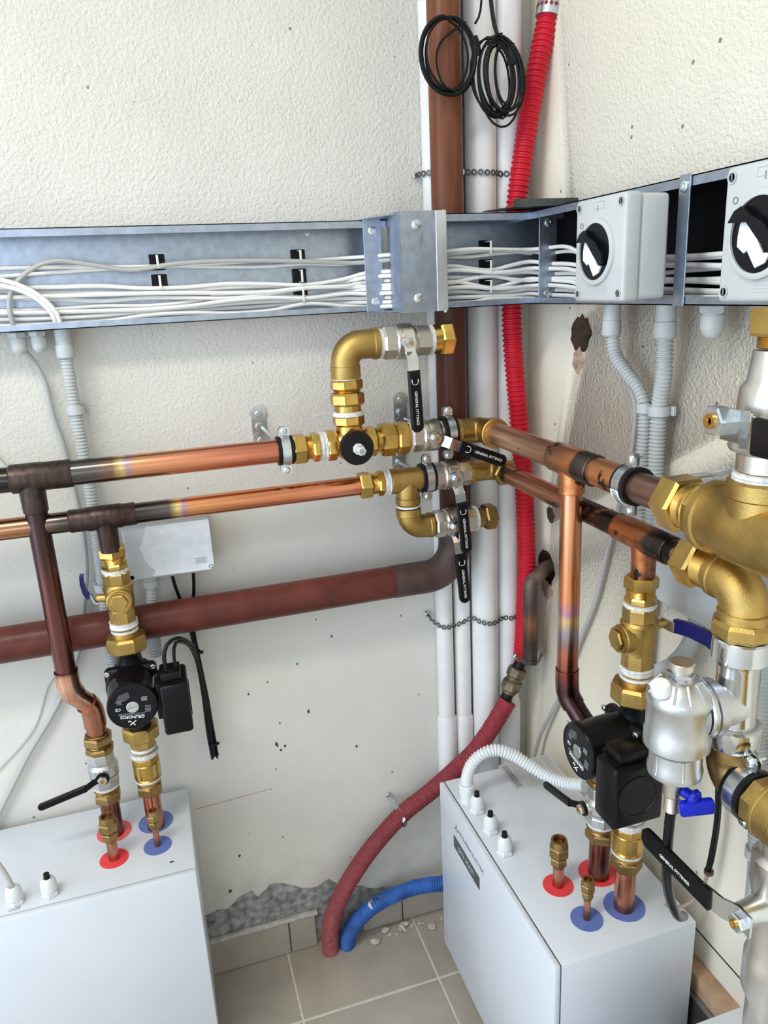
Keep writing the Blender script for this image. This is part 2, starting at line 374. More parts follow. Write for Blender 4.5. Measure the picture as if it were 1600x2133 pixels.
# bare cement where plaster has fallen off
def jag(pts, amp, step):
    out = []
    for i in range(len(pts)-1):
        a, b = Vector(pts[i]).to_2d(), Vector(pts[i+1]).to_2d(); n = max(1, int((b-a).length/step))
        for k in range(n):
            q = a+(b-a)*(k/n); out.append((q.x+random.uniform(-amp, amp), q.y+random.uniform(-amp, amp)))
    out.append(tuple(pts[-1])[:2]); return out
patch = jag([(-.83, .150, 0), (-.795, .165, 0), (-.755, .168, 0), (-.722, .192, 0), (-.70, .196, 0), (-.688, .178, 0), (-.66, .197, 0), (-.63, .196, 0), (-.60, .178, 0), (-.575, .160, 0), (-.545, .158, 0), (-.52, .172, 0), (-.495, .150, 0), (-.43, .118, 0), (-.40, .105, 0), (-.36, .10, 0)], .004, .012)
poly = patch+[(-.36, .005), (-.83, .005)]
MB().prism(poly, (0, -.0035, 0), (1, 0, 0), (0, 0, 1), (0, 1, 0), .006).build('cement_patch', cement, wb)
MB().box((-.69, -.0105, .096), (.27, .014, .010), .004).build('mortar_bead', mat('dirty_mortar', (.55, .53, .48), .9, noise=.3, nscale=60, bump=.8, bscale=120), bb)
chalk = mat('red_chalk', (.50, .16, .14), .9)
for k in range(26):
    u = k/25; MB().box((-.800+.165*u, -.0006, .447+.008*u+random.uniform(-.0006, .0006)), (.0045*random.uniform(.6, 1.2), .0010, .0010)).build('chalk_mark', chalk, wb)
chip_m = mat('dark_chip', (.08, .075, .07), .9)
for (x, z, r) in ((-.612, .566, .0032), (-.61, .56, .0024), (-.603, .548, .003), (-.593, .556, .0026), (-.535, .630, .0036), (-.43, .515, .0026), (-.60, .615, .002), (-.72, .30, .003), (-.47, .80, .002), (-.66, .70, .0022), (-.75, .21, .004), (-.55, .75, .002)):
    MB().prism(ragged(x, z, r, r*1.3, 8, .4), (0, -.0008, 0), XP_, (0, 0, 1), (0, 1, 0), .0012).build('plaster_chip', chip_m, wb)
# hairline crack strip and board at the foot of the right wall
MB().box((-.0006, -.72, .4395), (.0016, .30, .0018)).build('plaster_crack', mat('crack_shadow_gap', (.03, .025, .02), .9), wr)
MB().box((-.0006, -.70, 1.0), (.0004, .002, .002)).build('plaster_chip', cement, wr)

# ================================================================== VERTICAL PIPES IN THE CORNER
def vpipe(name, label, x, y, r, z0, z1, m, group=None, socket=None):
    t = thing(name, label, 'pipe', (x, y, z0), group)
    MB().lathe((0, 0, 0), (0, 0, 1), [(0, r), (z1-z0, r)], 28).build('tube', m, t)
    if socket:
        a, b = socket
        MB().lathe((0, 0, 0), (0, 0, 1), [(a-z0, r+.001), (a-z0, r+.0035), (b-z0-.008, r+.0035), (b-z0, r+.0005)], 28).build('socket', m, t)
    return t
vpipe('drain_pipe', 'narrow white drain pipe nearest the bare back wall, leftmost of four', -.2150, -.021, .0190, .0, 2.74, pvcw, 'white drain pipes', (.40, .56))
vpipe('drain_pipe', 'narrow white drain pipe, second from the left in the corner', -.1725, -.021, .0188, .0, 2.74, pvcw, 'white drain pipes', (.415, .555))
vpipe('drain_pipe', 'wide white drain pipe, third from the left, behind black lever grips', -.1220, -.035, .0300, .0, 2.74, pvcw, 'white drain pipes')
vpipe('drain_pipe', 'wide white drain pipe in the corner beside red conduit', -.0655, -.035, .0262, .0, 2.74, pvcw, 'white drain pipes', (.40, .58))
# brown soil pipe: vertical run, elbow, horizontal run to the left
bp = thing('soil_pipe', 'brown plastic soil pipe running down the corner and left along wall', 'pipe', (-.2045, -.068, .93))
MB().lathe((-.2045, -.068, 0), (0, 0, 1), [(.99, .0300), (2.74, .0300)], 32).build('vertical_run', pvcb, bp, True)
el = [(-.2045, -.068, 1.06), (-.2045, -.068, 1.01)]+arc((-.2695, -.066, .995), (1, 0, 0), (0, 0, -1), .065, 0, PI/2, 10)+[(-.31, -.064, .930), (-.345, -.064, .930)]
MB().tube(el, .0345, 28).build('elbow', pvcelb, bp, True, label='heat darkened elbow')
MB().lathe((-.33, -.064, .930), (-1, 0, 0), [(0, .0335), (1.1, .0335)], 32).build('horizontal_run', pvcbh, bp, True)

def chain_band(name, label, pts, pitch=.0125, rr=.0058):
    """perforated steel hanger band: row of punched eyelets"""
    t = thing(name, label, 'hanger band', pts[0])
    p = curve(pts, pitch)
    mb = MB()
    for i, q in enumerate(p):
        tg_ = (p[min(i+1, len(p)-1)]-p[max(i-1, 0)]).normalized(); nrm = tg_.cross(Vector((0, 0, 1))).normalized(); up = Vector((0, 0, 1))
        ring_o, ring_i = [], []
        base = len(mb.v); n = 10
        for dd in (0, .0010):
            for rad in (rr, rr*.5):
                for k in range(n):
                    a = 2*PI*k/n; mb.v.append(q+tg_*(rad*math.cos(a))+up*(rad*math.sin(a))+nrm*dd)
        for k in range(n):
            k2 = (k+1) % n
            mb.f.append((base+k, base+k2, base+n+k2, base+n+k)); mb.f.append((base+2*n+k, base+3*n+k, base+3*n+k2, base+2*n+k2))
            mb.f.append((base+k, base+2*n+k, base+2*n+k2, base+k2))
    mb.build('eyelet_strip', galv_d, t, True)
    s = MB(); bolt(s, pts[0], (0, -1, 0), .006, .004); s.build('wall_screw', zinc, t, True)
    return t
chain_band('hanger_band', 'perforated steel hanger band around white pipes above the trunking', [(-.243, -.006, 1.722), (-.236, -.030, 1.722), (-.222, -.044, 1.722), (-.205, -.030, 1.722)])
chain_band('hanger_band', 'perforated steel hanger band across two wide white pipes above the trunking', [(-.166, -.046, 1.722), (-.155, -.050, 1.721), (-.146, -.060, 1.720), (-.135, -.0665, 1.719), (-.122, -.0685, 1.718), (-.108, -.066, 1.718), (-.095, -.058, 1.718), (-.086, -.0535, 1.717), (-.076, -.062, 1.717), (-.065, -.0645, 1.717), (-.052, -.062, 1.717), (-.04, -.05, 1.717)])
chain_band('hanger_band', 'perforated steel hanger band sagging across four white pipes low down', [(-.250, -.005, .815), (-.238, -.026, .80), (-.222, -.042, .793), (-.195, -.040, .793), (-.172, -.042, .800), (-.157, -.046, .806), (-.148, -.058, .802), (-.136, -.066, .798), (-.122, -.0685, .795), (-.108, -.066, .795), (-.095, -.058, .796), (-.086, -.0535, .797), (-.076, -.062, .798), (-.065, -.0645, .798), (-.04, -.058, .802)])

# red corrugated conduit, upper
rc = thing('corrugated_conduit', 'bright red corrugated conduit running down the room corner', 'conduit', (-.034, -.06, .69))
corr([(.002, -.0805, 2.05), (-.006, -.0805, 1.98), (-.036, -.0805, 1.85), (-.066, -.0805, 1.68), (-.078, -.0805, 1.55), (-.077, -.0805, 1.415), (-.062, -.0805, 1.25), (-.050, -.0805, 1.112), (-.042, -.080, .95), (-.046, -.080, .80), (-.052, -.080, .70)], .0200, .0098, .0030, 20).build('hose', redc, rc, True)
MB().lathe((-.009, -.085, 1.972), Vector((.20, 0, 1)), [(0, .0235), (.030, .0235)], 24).build('steel_band', zinc, rc, True)
mb = MB()
for k in range(16):
    a = 2*PI*k/16; ax_ = Vector((.20, 0, 1)).normalized(); ex, ey, ez = basis(ax_)
    d = ex*math.cos(a)+ey*math.sin(a); mb.lathe(Vector((-.009, -.085, 1.972))+ez*.015+d*.0232, d, [(0, .0034), (.0008, .0034)], 8)
mb.build('band_hole', mat('band_hole_red', (.20, .02, .03), .6), rc, True)
MB().box((.019, -.100, 1.985), (.012, .006, .016), .001).build('band_ear', zinc, rc, True)
# black pipe and brass coupling where the conduit is interrupted
rp = thing('pipe_coupling', 'weathered brass coupling on black hose between red conduit pieces', 'coupling', (-.09, -.075, .60))
d_ = Vector((-.048, 0, -.115)).normalized(); p0 = Vector((-.053, -.080, .70))
MB().tube([p0, p0+d_*.16], .0135, 16).build('inner_hose', rubber, rp, True)
MB().hexn(p0+d_*.022, d_, 0, .022, .0215, 8).lathe(p0+d_*.022, d_, [(.022, .017), (.032, .017)], 20).hexn(p0+d_*.022, d_, .032, .056, .0225, 8).lathe(p0+d_*.022, d_, [(.056, .018), (.064, .016)], 20).build('coupling_body', mat('corroded_brass', (.22, .17, .11), .55, .8, noise=.5, nscale=60, bump=.4, bscale=300), rp, True)
chain_band('hanger_band', 'short perforated band gripping red conduit by the brass coupling', [(-.078, -.100, .722), (-.066, -.124, .716), (-.050, -.1345, .714), (-.032, -.124, .716), (-.016, -.100, .712), (-.004, -.080, .700)])
# lower red conduit sweeping to the floor
lr = thing('corrugated_conduit', 'dusty dark red corrugated conduit sweeping down to the floor', 'conduit', (-.536, -.04, 0))
corr([(-.090, -.086, .604), (-.133, -.087, .543), (-.174, -.083, .489), (-.219, -.066, .437), (-.274, -.053, .387), (-.341, -.046, .340), (-.414, -.046, .275), (-.475, -.046, .200), (-.518, -.046, .125), (-.535, -.042, .06), (-.537, -.040, .0)], .0205, .0066, .0022, 20).build('hose', redd, lr, True)
MB().tube([p0+d_*.10, p0+d_*.175], .0130, 12).build('inner_hose', rubber, lr, True)
s = MB().strap([(-.361, -.004, .364), (-.357, -.020, .360), (-.350, -.055, .351), (-.345, -.068, .338), (-.341, -.066, .322), (-.343, -.04, .305)],   .010, (.55, 0, .8), .0012); bolt(s, (-.362, -.003, .367), (0, -1, 0), .0065, .004)
s.build('steel_strap', zinc, lr, True)
bl = thing('corrugated_conduit', 'blue corrugated conduit with plaster dust curving to the floor', 'conduit', (-.50, -.04, 0))
corr([(-.09, -.110, .118), (-.18, -.092, .132), (-.280, -.058, .128), (-.345, -.050, .124), (-.42, -.048, .105), (-.468, -.045, .070), (-.490, -.042, .034), (-.497, -.040, .0)], .0185, .0062, .0018, 20).build('hose', bluec, bl, True)
dust = mat('plaster_dust', (.66, .64, .58), .95, noise=.3, nscale=80)
for a, z in ((-.43, .117), (-.405, .125), (-.375, .132), (-.35, .137)):
    MB().lathe((a, -.0535, z-.003), (0, -.5, 1), [(0, .011), (.002, .008), (.003, .003)], 9).build('plaster_splash', dust, bl, True)
# old branch pipe coming out of the ragged hole
ob = thing('branch_pipe', 'charred dark brown pipe bending out of the ragged wall hole', 'pipe', (-.044, -.10, .71))
MB().tube([(.08, -.082, .920), (.0, -.094, .919), (-.022, -.108, .916)]+arc((-.028, -.1165, .888), (0, 0, 1), (-1, 0, 0), .024, .15, PI/2, 6)+[(-.052, -.1165, .86), (-.051, -.1165, .708)], .0155, 16).build('tube', ramp_mat('charred_pipe', 2, .70, .93, [(.70, (.09, .05, .04)), (.76, (.05, .035, .03)), (.81, (.28, .11, .05)), (.84, (.10, .06, .05)), (.93, (.22, .15, .11))], rough=.5, metal=.3, noise=.5), ob, True)

# rubble on the floor
rub = mat('plaster_rubble', (.55, .51, .45), .95, noise=.3, nscale=80)
for k in range(14):
    x, y = random.choice([(-.33, -.03), (-.30, -.05), (-.37, -.035), (-.42, -.04), (-.28, -.04)]); x += random.uniform(-.03, .03); y += random.uniform(-.02, .012)
    rr = random.uniform(.004, .011); bm = bmesh.new(); bmesh.ops.create_icosphere(bm, subdivisions=1, radius=rr)
    mb = MB()
    for v in bm.verts: mb.v.append(Vector((v.co.x*random.uniform(.7, 1.4), v.co.y*random.uniform(.7, 1.3), v.co.z*.55*random.uniform(.7, 1.3)+rr*.5)))
    for f in bm.faces: mb.f.append(tuple(v.index for v in f.verts))
    bm.free(); o = mb.build('plaster_crumb', rub); o.location = (x, y, 0); tag(o, 'small crumb of plaster rubble on the tiles below blue conduit', 'rubble', 'plaster rubble by the skirting')

# ================================================================== CABLE TRUNKING
Z0, Z1 = 1.479, 1.640; TH = .0016; LIP = .013
def channel(p0, p1, out, depth):
    """C-section: back sheet, two flanges, two turned lips; p0..p1 runs along the back, out = outward direction"""
    p0, p1, out = Vector(p0), Vector(p1), Vector(out); L = (p1-p0).length; ex = (p1-p0).normalized(); R = Matrix((ex, out, ex.cross(out))).transposed()
    mid = (p0+p1)/2
    def b(o, h0, h1, d0, d1):
        o.box(Vector((mid.x, mid.y, 0))+out*((d0+d1)/2)+Vector((0, 0, (h0+h1)/2)), (L, d1-d0, h1-h0), R=R); return o
    return b
def trunk(name, label, p0, p1, out, depth, back=galv):
    t = thing(name, label, 'cable trunking', (p0[0], p0[1], Z0)); b = channel(p0, p1, out, depth)
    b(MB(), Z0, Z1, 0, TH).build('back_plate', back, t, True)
    b(MB(), Z1-TH, Z1, 0, depth).build('top_flange', galv, t, True)
    b(MB(), Z0, Z0+TH, 0, depth).build('bottom_flange', galv, t, True)
    b(MB(), Z1-LIP, Z1, depth-TH, depth).build('top_lip', galv, t, True)
    b(MB(), Z0, Z0+LIP*.85, depth-TH, depth).build('bottom_lip', galv, t, True)
    return t
tA = trunk('cable_trunking', 'long open galvanized cable trunking along the back wall', (-1.5, -.002, 0), (-.322, -.002, 0), (0, -1, 0), .062)
tM = trunk('cable_trunking', 'short galvanized trunking section crossing in front of corner pipes', (-.30, -.1035, 0), (-.012, -.1035, 0), (0, -1, 0), .0535)
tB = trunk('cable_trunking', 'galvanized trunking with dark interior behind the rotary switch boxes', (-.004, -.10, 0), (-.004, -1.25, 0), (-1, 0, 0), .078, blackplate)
def strapplate(t, c, out, wv, width, bolts=(.018, .143), z0=Z0-.001, z1=Z1+.002):
    c, out, wv = Vector(c), Vector(out), Vector(wv); R = Matrix((wv, out, wv.cross(out))).transposed()
    p = MB().box(c+Vector((0, 0, (z0+z1)/2)), (width, .002, z1-z0), .0004, R=R, seg=1).build('cover_clip', galv, t, True)
    for q in bolts:
        m_ = MB(); bolt(m_, c+out*.001+Vector((0, 0, z0+q)), out, .0078, .0035); m_.build('socket_bolt', zinc, p, True)
strapplate(tA, (-.3535, -.066, 0), (0, -1, 0), (1, 0, 0), .034)
strapplate(tM, (-.0450, -.159, 0), (0, -1, 0), (1, 0, 0), .036)
strapplate(tB, (-.084, -.584, 0), (-1, 0, 0), (0, -1, 0), .022, bolts=(.150,))
s = MB(); bolt(s, (-.459, -.0036, 1.623), (0, -1, 0), .004, .002); s.build('rivet', zinc, tA, True)
for p in ((-.249, -.157, Z1+.001), (-.249, -.157, Z0-.001)):
    MB().lathe(p, (0, 0, 1 if p[2] > 1.5 else -1), [(0, .0035), (.005, .003)], 10).build('screw_tip', zinc, tM, True)
# corner cover bridging the two sections
cv = thing('trunking_cover', 'grey sheet metal trunking cover with screws where trunking steps forward', 'trunking cover', (-.28, -.13, Z0))
MB().prism([(-.325, -.068), (-.336, -.135), (-.331, -.162), (-.266, -.162), (-.266, -.160), (-.3295, -.160), (-.334, -.135), (-.3235, -.0685)], (0, 0, Z0-.003), (1, 0, 0), (0, 1, 0), (0, 0, 1), Z1-Z0+.008).build('front_plate', galv, cv, True)
MB().box((-.256, -.1615, (Z0+Z1)/2+.001), (.020, .004, Z1-Z0+.008), .0005, seg=1).build('edge_fold', mat('bright_zinc_sheet', (.72, .75, .77), .3, .9, noise=.08), cv, True)
for z in (1.500, 1.622):
    s = MB(); s.lathe((-.302, -.162, z), (0, -1, 0), [(0, .0088), (.003, .0088), (.0048, .006)], 18).box((-.302, -.1670, z), (.010, .001, .0016)).box((-.302, -.1670, z), (.0016, .001, .010)); s.build('pan_head_screw', zinc, cv, True)
MB().prism([(-.2935, 1.604), (-.290, 1.612), (-.2895, 1.596), (-.297, 1.580), (-.2985, 1.583)], (0, -.1622, 0), (1, 0, 0), (0, 0, 1), (0, -1, 0), .0003).build('scuff_mark', mat('dark_scuff', (.20, .21, .21), .6), cv, True)
for z in (1.478, 1.641):
    MB().prism([(-.37, -.005), (-.37, -.064), (-.334, -.150), (-.26, -.150), (-.26, -.105), (-.30, -.105), (-.32, -.005)], (0, 0, z), (1, 0, 0), (0, 1, 0), (0, 0, 1), .0015).build('bridge_plate', galv, cv, True)
# loose lid resting on top of the inner corner
ld = thing('sheet_cover', 'dark steel cover sheet lying across the inner corner of the trunking', 'cover sheet', (-.06, -.14, 1.645))
MB().prism([(-.150, -.105), (-.128, -.185), (.0, -.215), (.0, -.105)], (0, 0, 1.6455), (1, 0, 0), (0, 1, 0), (0, 0, 1), .0016).build('top_sheet', galv_d, ld, True)
MB().prism([(-.128, 0), (.0, 0), (.0, .012), (-.128, .012)], (0, -.1855, 1.647), (1, 0, 0), (0, 0, 1), (0, -.23, 0), .006).build('turned_edge', galv_d, ld, True)

# ---- cables: every run continues from the back wall, through the step, to the right wall
def cable(name, label, pts, r, m, group=None, n=8, ds=.012):
    o = MB().tube(curve(pts, ds), r, n).build(name, m); return tag(o, label, 'cable', group)
runs = []
for b, (zb, cnt) in enumerate(((1.574, 2), (1.537, 4), (1.503, 5))):
    for k in range(cnt):
        runs.append((b, zb, k, cnt))
bname = ['upper', 'middle', 'lower']
for (b, zb, k, cnt) in runs:
    pts = []; ph = random.uniform(0, 6)
    n = 15
    for i in range(n):
        x = -1.42+i*(1.42-.40)/(n-1)
        spread = .0085 if b else .0085
        amp = [.004, .009, .006][b]
        tie = min(abs(x+.732), abs(x+.472)); sq = min(1, .35+tie*7)
        z = zb + (k-(cnt-1)/2)*spread*sq*.9 + amp*math.sin(5.5*x+b*1.7)*(1 if b == 1 else .5) + .003*math.sin(11*x+ph)*sq
        z = max(z, Z0+.008)
        y = -.012-.007*((k*7+b) % 3) - .002*math.sin(9*x+ph)
        pts.append((x, y, z))
    zz = pts[-1][2]; o = ((k*5+b) % 3)*.007
    pts += [(-.36, -.030-o, zb+(k-(cnt-1)/2)*.008), (-.315, -.085-o, zb+(k-(cnt-1)/2)*.008), (-.27, -.112-o, zb+(k-(cnt-1)/2)*.0085)]
    for i in range(5):
        x = -.22+i*.04; tie = abs(x+.142); sq = min(1, .5+tie*7)
        pts.append((x, -.112-o, max(Z0+.008, zb+.001+(k-(cnt-1)/2)*.0095*sq+.003*math.sin(30*x+ph))))
    pts += [(-.030-o*.8, -.140-o, zb-.001+(k-(cnt-1)/2)*.009), (-.024-o*.9, -.22, zb-.004+(k-(cnt-1)/2)*.008)]
    for i in range(8):
        y = -.30-i*.11; pts.append((-.022-o, y, max(Z0+.008, zb-.012-(.02 if b == 0 else 0)+(k-(cnt-1)/2)*.0075+.004*math.sin(14*y+ph))))
    rank = {2: ('upper', 'lower'), 4: ('lowest', 'third', 'second', 'topmost'), 5: ('lowest', 'fourth', 'third', 'second', 'topmost')}[cnt]
    if cnt == 2: rank = ('lower', 'upper')
    cable('electrical_cable', f'white cable, {rank[k]} one in the {bname[b]} bundle of the open trunking', pts, .0037 if b else .0034, whitew, f'white cables of the {bname[b]} bundle')
cable('electrical_cable', 'grey cable arching out of the trunking floor gland at far left', [(-.982, -.030, 1.470), (-.985, -.030, 1.52), (-.972, -.034, 1.552), (-.94, -.036, 1.578), (-.90, -.034, 1.590), (-.84, -.03, 1.581), (-.78, -.028, 1.571), (-.70, -.030, 1.579), (-.60, -.030, 1.580), (-.47, -.03, 1.574), (-.38, -.03, 1.568), (-.315, -.09, 1.570), (-.25, -.12, 1.572), (-.14, -.125, 1.578), (-.06, -.125, 1.570)], .0040, greyw)
for k in range(2):
    cable('electrical_cable', ('outer', 'inner')[k]+' white cable arching down into the grey conduit at far left', [(-.916+.007*k, -.034-.004*k, 1.470), (-.920+.008*k, -.036, 1.505), (-.945+.006*k, -.038, 1.535+.004*k), (-.985, -.04, 1.553+.009*k), (-1.05, -.04, 1.562+.006*k), (-1.15, -.036, 1.555+.004*k), (-1.3, -.034, 1.55)], .0039, whitew, 'white cables dropping into the left conduit')
# black adhesive tie mounts
def tie_mount(loc, rz, label):
    t = thing('cable_tie_mount', label, 'cable mount', T(*loc) @ RZ(rz), 'black cable tie mounts')
    MB().box((0, -.002, 0), (.027, .004, .027), .0012, seg=1).build('base_pad', blackp, t)
    MB().box((0, -.0045, .009), (.012, .004, .005), .0008, seg=1).build('tie_slot', blackp, t)
    MB().box((0, -.028, 0), (.004, .0012, .020), .0004, seg=1).box((0, -.016, .0105), (.004, .025, .0012)).box((0, -.016, -.0105), (.004, .025, .0012)).build('cable_tie', whitep_t, t)
whitep_t = mat('clear_white_tie', (.80, .78, .72), .4)
for x, zs, nm in ((-.736, (1.583, 1.549), 'left'), (-.482, (1.583, 1.549, 1.514), 'middle')):
    for z, lv in zip(zs, ('top', 'second', 'bottom')):
        tie_mount((x, -.0038, z), 0, f'{lv} black tie mount in the {nm} stack on the back wall trunking')
for z, lv in zip((1.583, 1.549, 1.514), ('top', 'second', 'bottom')):
    tie_mount((-.146, -.1028, z), 0, f'{lv} black tie mount in trunking in front of the white pipes')
tie_mount((-1.03, -.0038, 1.545), 0, 'black tie mount at the left picture edge behind the cables')
tie_mount((-.012, -.70, 1.515), -PI/2, 'black tie mount between the two switch boxes')

# ---- glands, conduits under the trunking
def gland(label, M, cord=None, scale=1., group='grey cable glands', m=greypl, nut=True, cordcol=None):
    """local z = outward (cable side)"""
    t = thing('cable_gland', label, 'cable gland', M, group); k = scale
    MB().hexn((0, 0, 0), (0, 0, 1), 0, .008*k, .0135*k, 6).build('lock_hex', m, t)
    MB().lathe((0, 0, 0), (0, 0, 1), [(.008*k, .0108*k), (.010*k, .0108*k)], 20).build('neck', m, t)
    MB().lathe((0, 0, 0), (0, 0, 1), [(.010*k, .0122*k), (.022*k, .0122*k), (.029*k, .0095*k), (.032*k, .0065*k), (.030*k, .0050*k)], 12).build('dome_nut', m, t)
    if cord: MB().lathe((0, 0, 0), (0, 0, 1), [(.028*k, cord), (.039*k, cord)], 12).build('cord_stub', cordcol or rubber, t)
    return t
DN = Matrix.Rotation(PI, 4, 'X')
gland('grey gland hanging under trunking with a thin grey cable leaving it', T(-.980, -.032, Z0-.001) @ DN, scale=1.15)
MB_ = gland('grey gland hanging under trunking beside the large conduit, empty', T(-.948, -.032, Z0-.001) @ DN, scale=1.1)
gland('grey gland under right wall trunking between the switch boxes', T(-.040, -.602, Z0-.001) @ DN, scale=1.35)
def conduit(label, pts, r, pitch=.0062, cat='conduit', adapter=None, m=greyc, group='grey corrugated conduits', clips=()):
    t = thing('flexible_conduit', label, cat, pts[0], group)
    corr(pts, r, pitch, r*.19, 16).build('hose', m, t, True)
    if adapter:
        p, d, L = adapter; MB().lathe(p, d, [(0, r*1.15), (L*.5, r*1.15), (L*.52, r*1.28), (L*.95, r*1.28), (L, r*1.1)], 22).build('adapter', m, t, True)
    for (c, n_) in clips: clip(t, c, n_, r)
    return t
def clip(t, c, out, r):
    """open C clip holding a conduit to the wall: out = away from wall"""
    c, out = Vector(c), Vector(out); sx = Vector((0, 0, 1)).cross(out)
    ring = [c+out*(math.cos(a)*(r+.002))+sx*(math.sin(a)*(r+.002)) for a in [(-2.3+4.6*k/14) for k in range(15)]]
    MB().strap(ring, .015, (0, 0, 1), .003).build('clip_band', greypl, t, True)
    R = Matrix((sx, out, sx.cross(out))).transposed()
    MB().box(c-out*(r+.002), (r*3.0, .006, .015), .001, R=R, seg=1).build('clip_foot', greypl, t, True)
conduit('grey corrugated conduit dropping from trunking behind the left pump pipes', [(-.909, -.030, 1.440), (-.909, -.028, 1.33), (-.905, -.026, 1.21), (-.908, -.026, 1.07), (-.913, -.026, .944), (-.916, -.026, .84)], .0118, adapter=((-.909, -.030, Z0), (0, 0, -1), .050), clips=(((-.908, -.026, 1.338), (0, -1, 0)), ((-.911, -.026, 1.0), (0, -1, 0))))
conduit('grey corrugated conduit curving sideways below the nearer switch box', [(-.045, -.376, 1.425), (-.042, -.383, 1.395), (-.036, -.405, 1.37), (-.030, -.432, 1.345), (-.028, -.447, 1.315), (-.027, -.449, 1.279), (-.027, -.447, 1.223), (-.027, -.449, 1.117), (-.027, -.447, 1.012), (-.027, -.445, .90), (-.027, -.44, .60)], .0118, adapter=((-.046, -.374, Z0), (0, 0, -1), .052), clips=(((-.027, -.449, 1.318), (-1, 0, 0)),))
conduit('straight grey corrugated conduit dropping from trunking on the right wall', [(-.040, -.503, 1.43), (-.036, -.500, 1.38), (-.030, -.486, 1.322), (-.028, -.482, 1.261), (-.028, -.482, 1.207), (-.028, -.481, 1.159), (-.028, -.478, 1.04), (-.028, -.477, .90), (-.028, -.47, .60)], .0128, adapter=((-.042, -.505, Z0), (0, 0, -1), .050), clips=(((-.029, -.484, 1.318), (-1, 0, 0)),))
conduit('grey corrugated conduit behind the brass fittings at right picture edge', [(-.028, -.722, 1.16), (-.028, -.73, 1.063), (-.028, -.738, .995), (-.028, -.743, .885), (-.028, -.753, .773), (-.028, -.762, .70), (-.028, -.765, .60)], .0128, clips=(((-.028, -.760, .715), (-1, 0, 0)),))
conduit('short grey conduit curving down from the grey box on the right wall', [(-.030, -.606, 1.045), (-.030, -.603, 1.0), (-.030, -.585, .955), (-.030, -.555, .915), (-.030, -.52, .885)], .0135)
cable('electrical_cable', 'thin grey cable looping down the back wall at far left', [(-.980, -.032, 1.455), (-.966, -.018, 1.43), (-.953, -.012, 1.39), (-.949, -.012, 1.327), (-.939, -.012, 1.264), (-.932, -.012, 1.117), (-.938, -.012, 1.03), (-.952, -.012, .965), (-.973, -.012, .877), (-1.031, -.012, .764), (-1.098, -.012, .671), (-1.14, -.012, .605), (-1.18, -.012, .54), (-1.22, -.012, .45)], .0050, greyw)
cable('electrical_cable', 'hair-thin grey wire lying against back wall behind far left pipe', [(-1.08, -.003, 1.31), (-1.049, -.003, 1.261), (-1.026, -.003, 1.209), (-1.004, -.003, 1.05), (-1.008, -.003, .858), (-1.043, -.003, .802), (-1.078, -.003, .724), (-1.126, -.003, .671), (-1.20, -.003, .61)], .0012, greyw, n=6)
cable('electrical_cable', 'thin grey cable running diagonally down right wall to the corner', [(-.030, -.365, 1.405), (-.012, -.358, 1.365), (-.011, -.375, 1.345), (-.011, -.397, 1.318), (-.011, -.399, 1.269), (-.011, -.385, 1.182), (-.011, -.367, 1.135), (-.011, -.342, 1.055), (-.011, -.303, .926), (-.011, -.248, .809), (-.011, -.178, .649), (-.020, -.115, .52), (-.03, -.09, .42)], .0044, greyw)

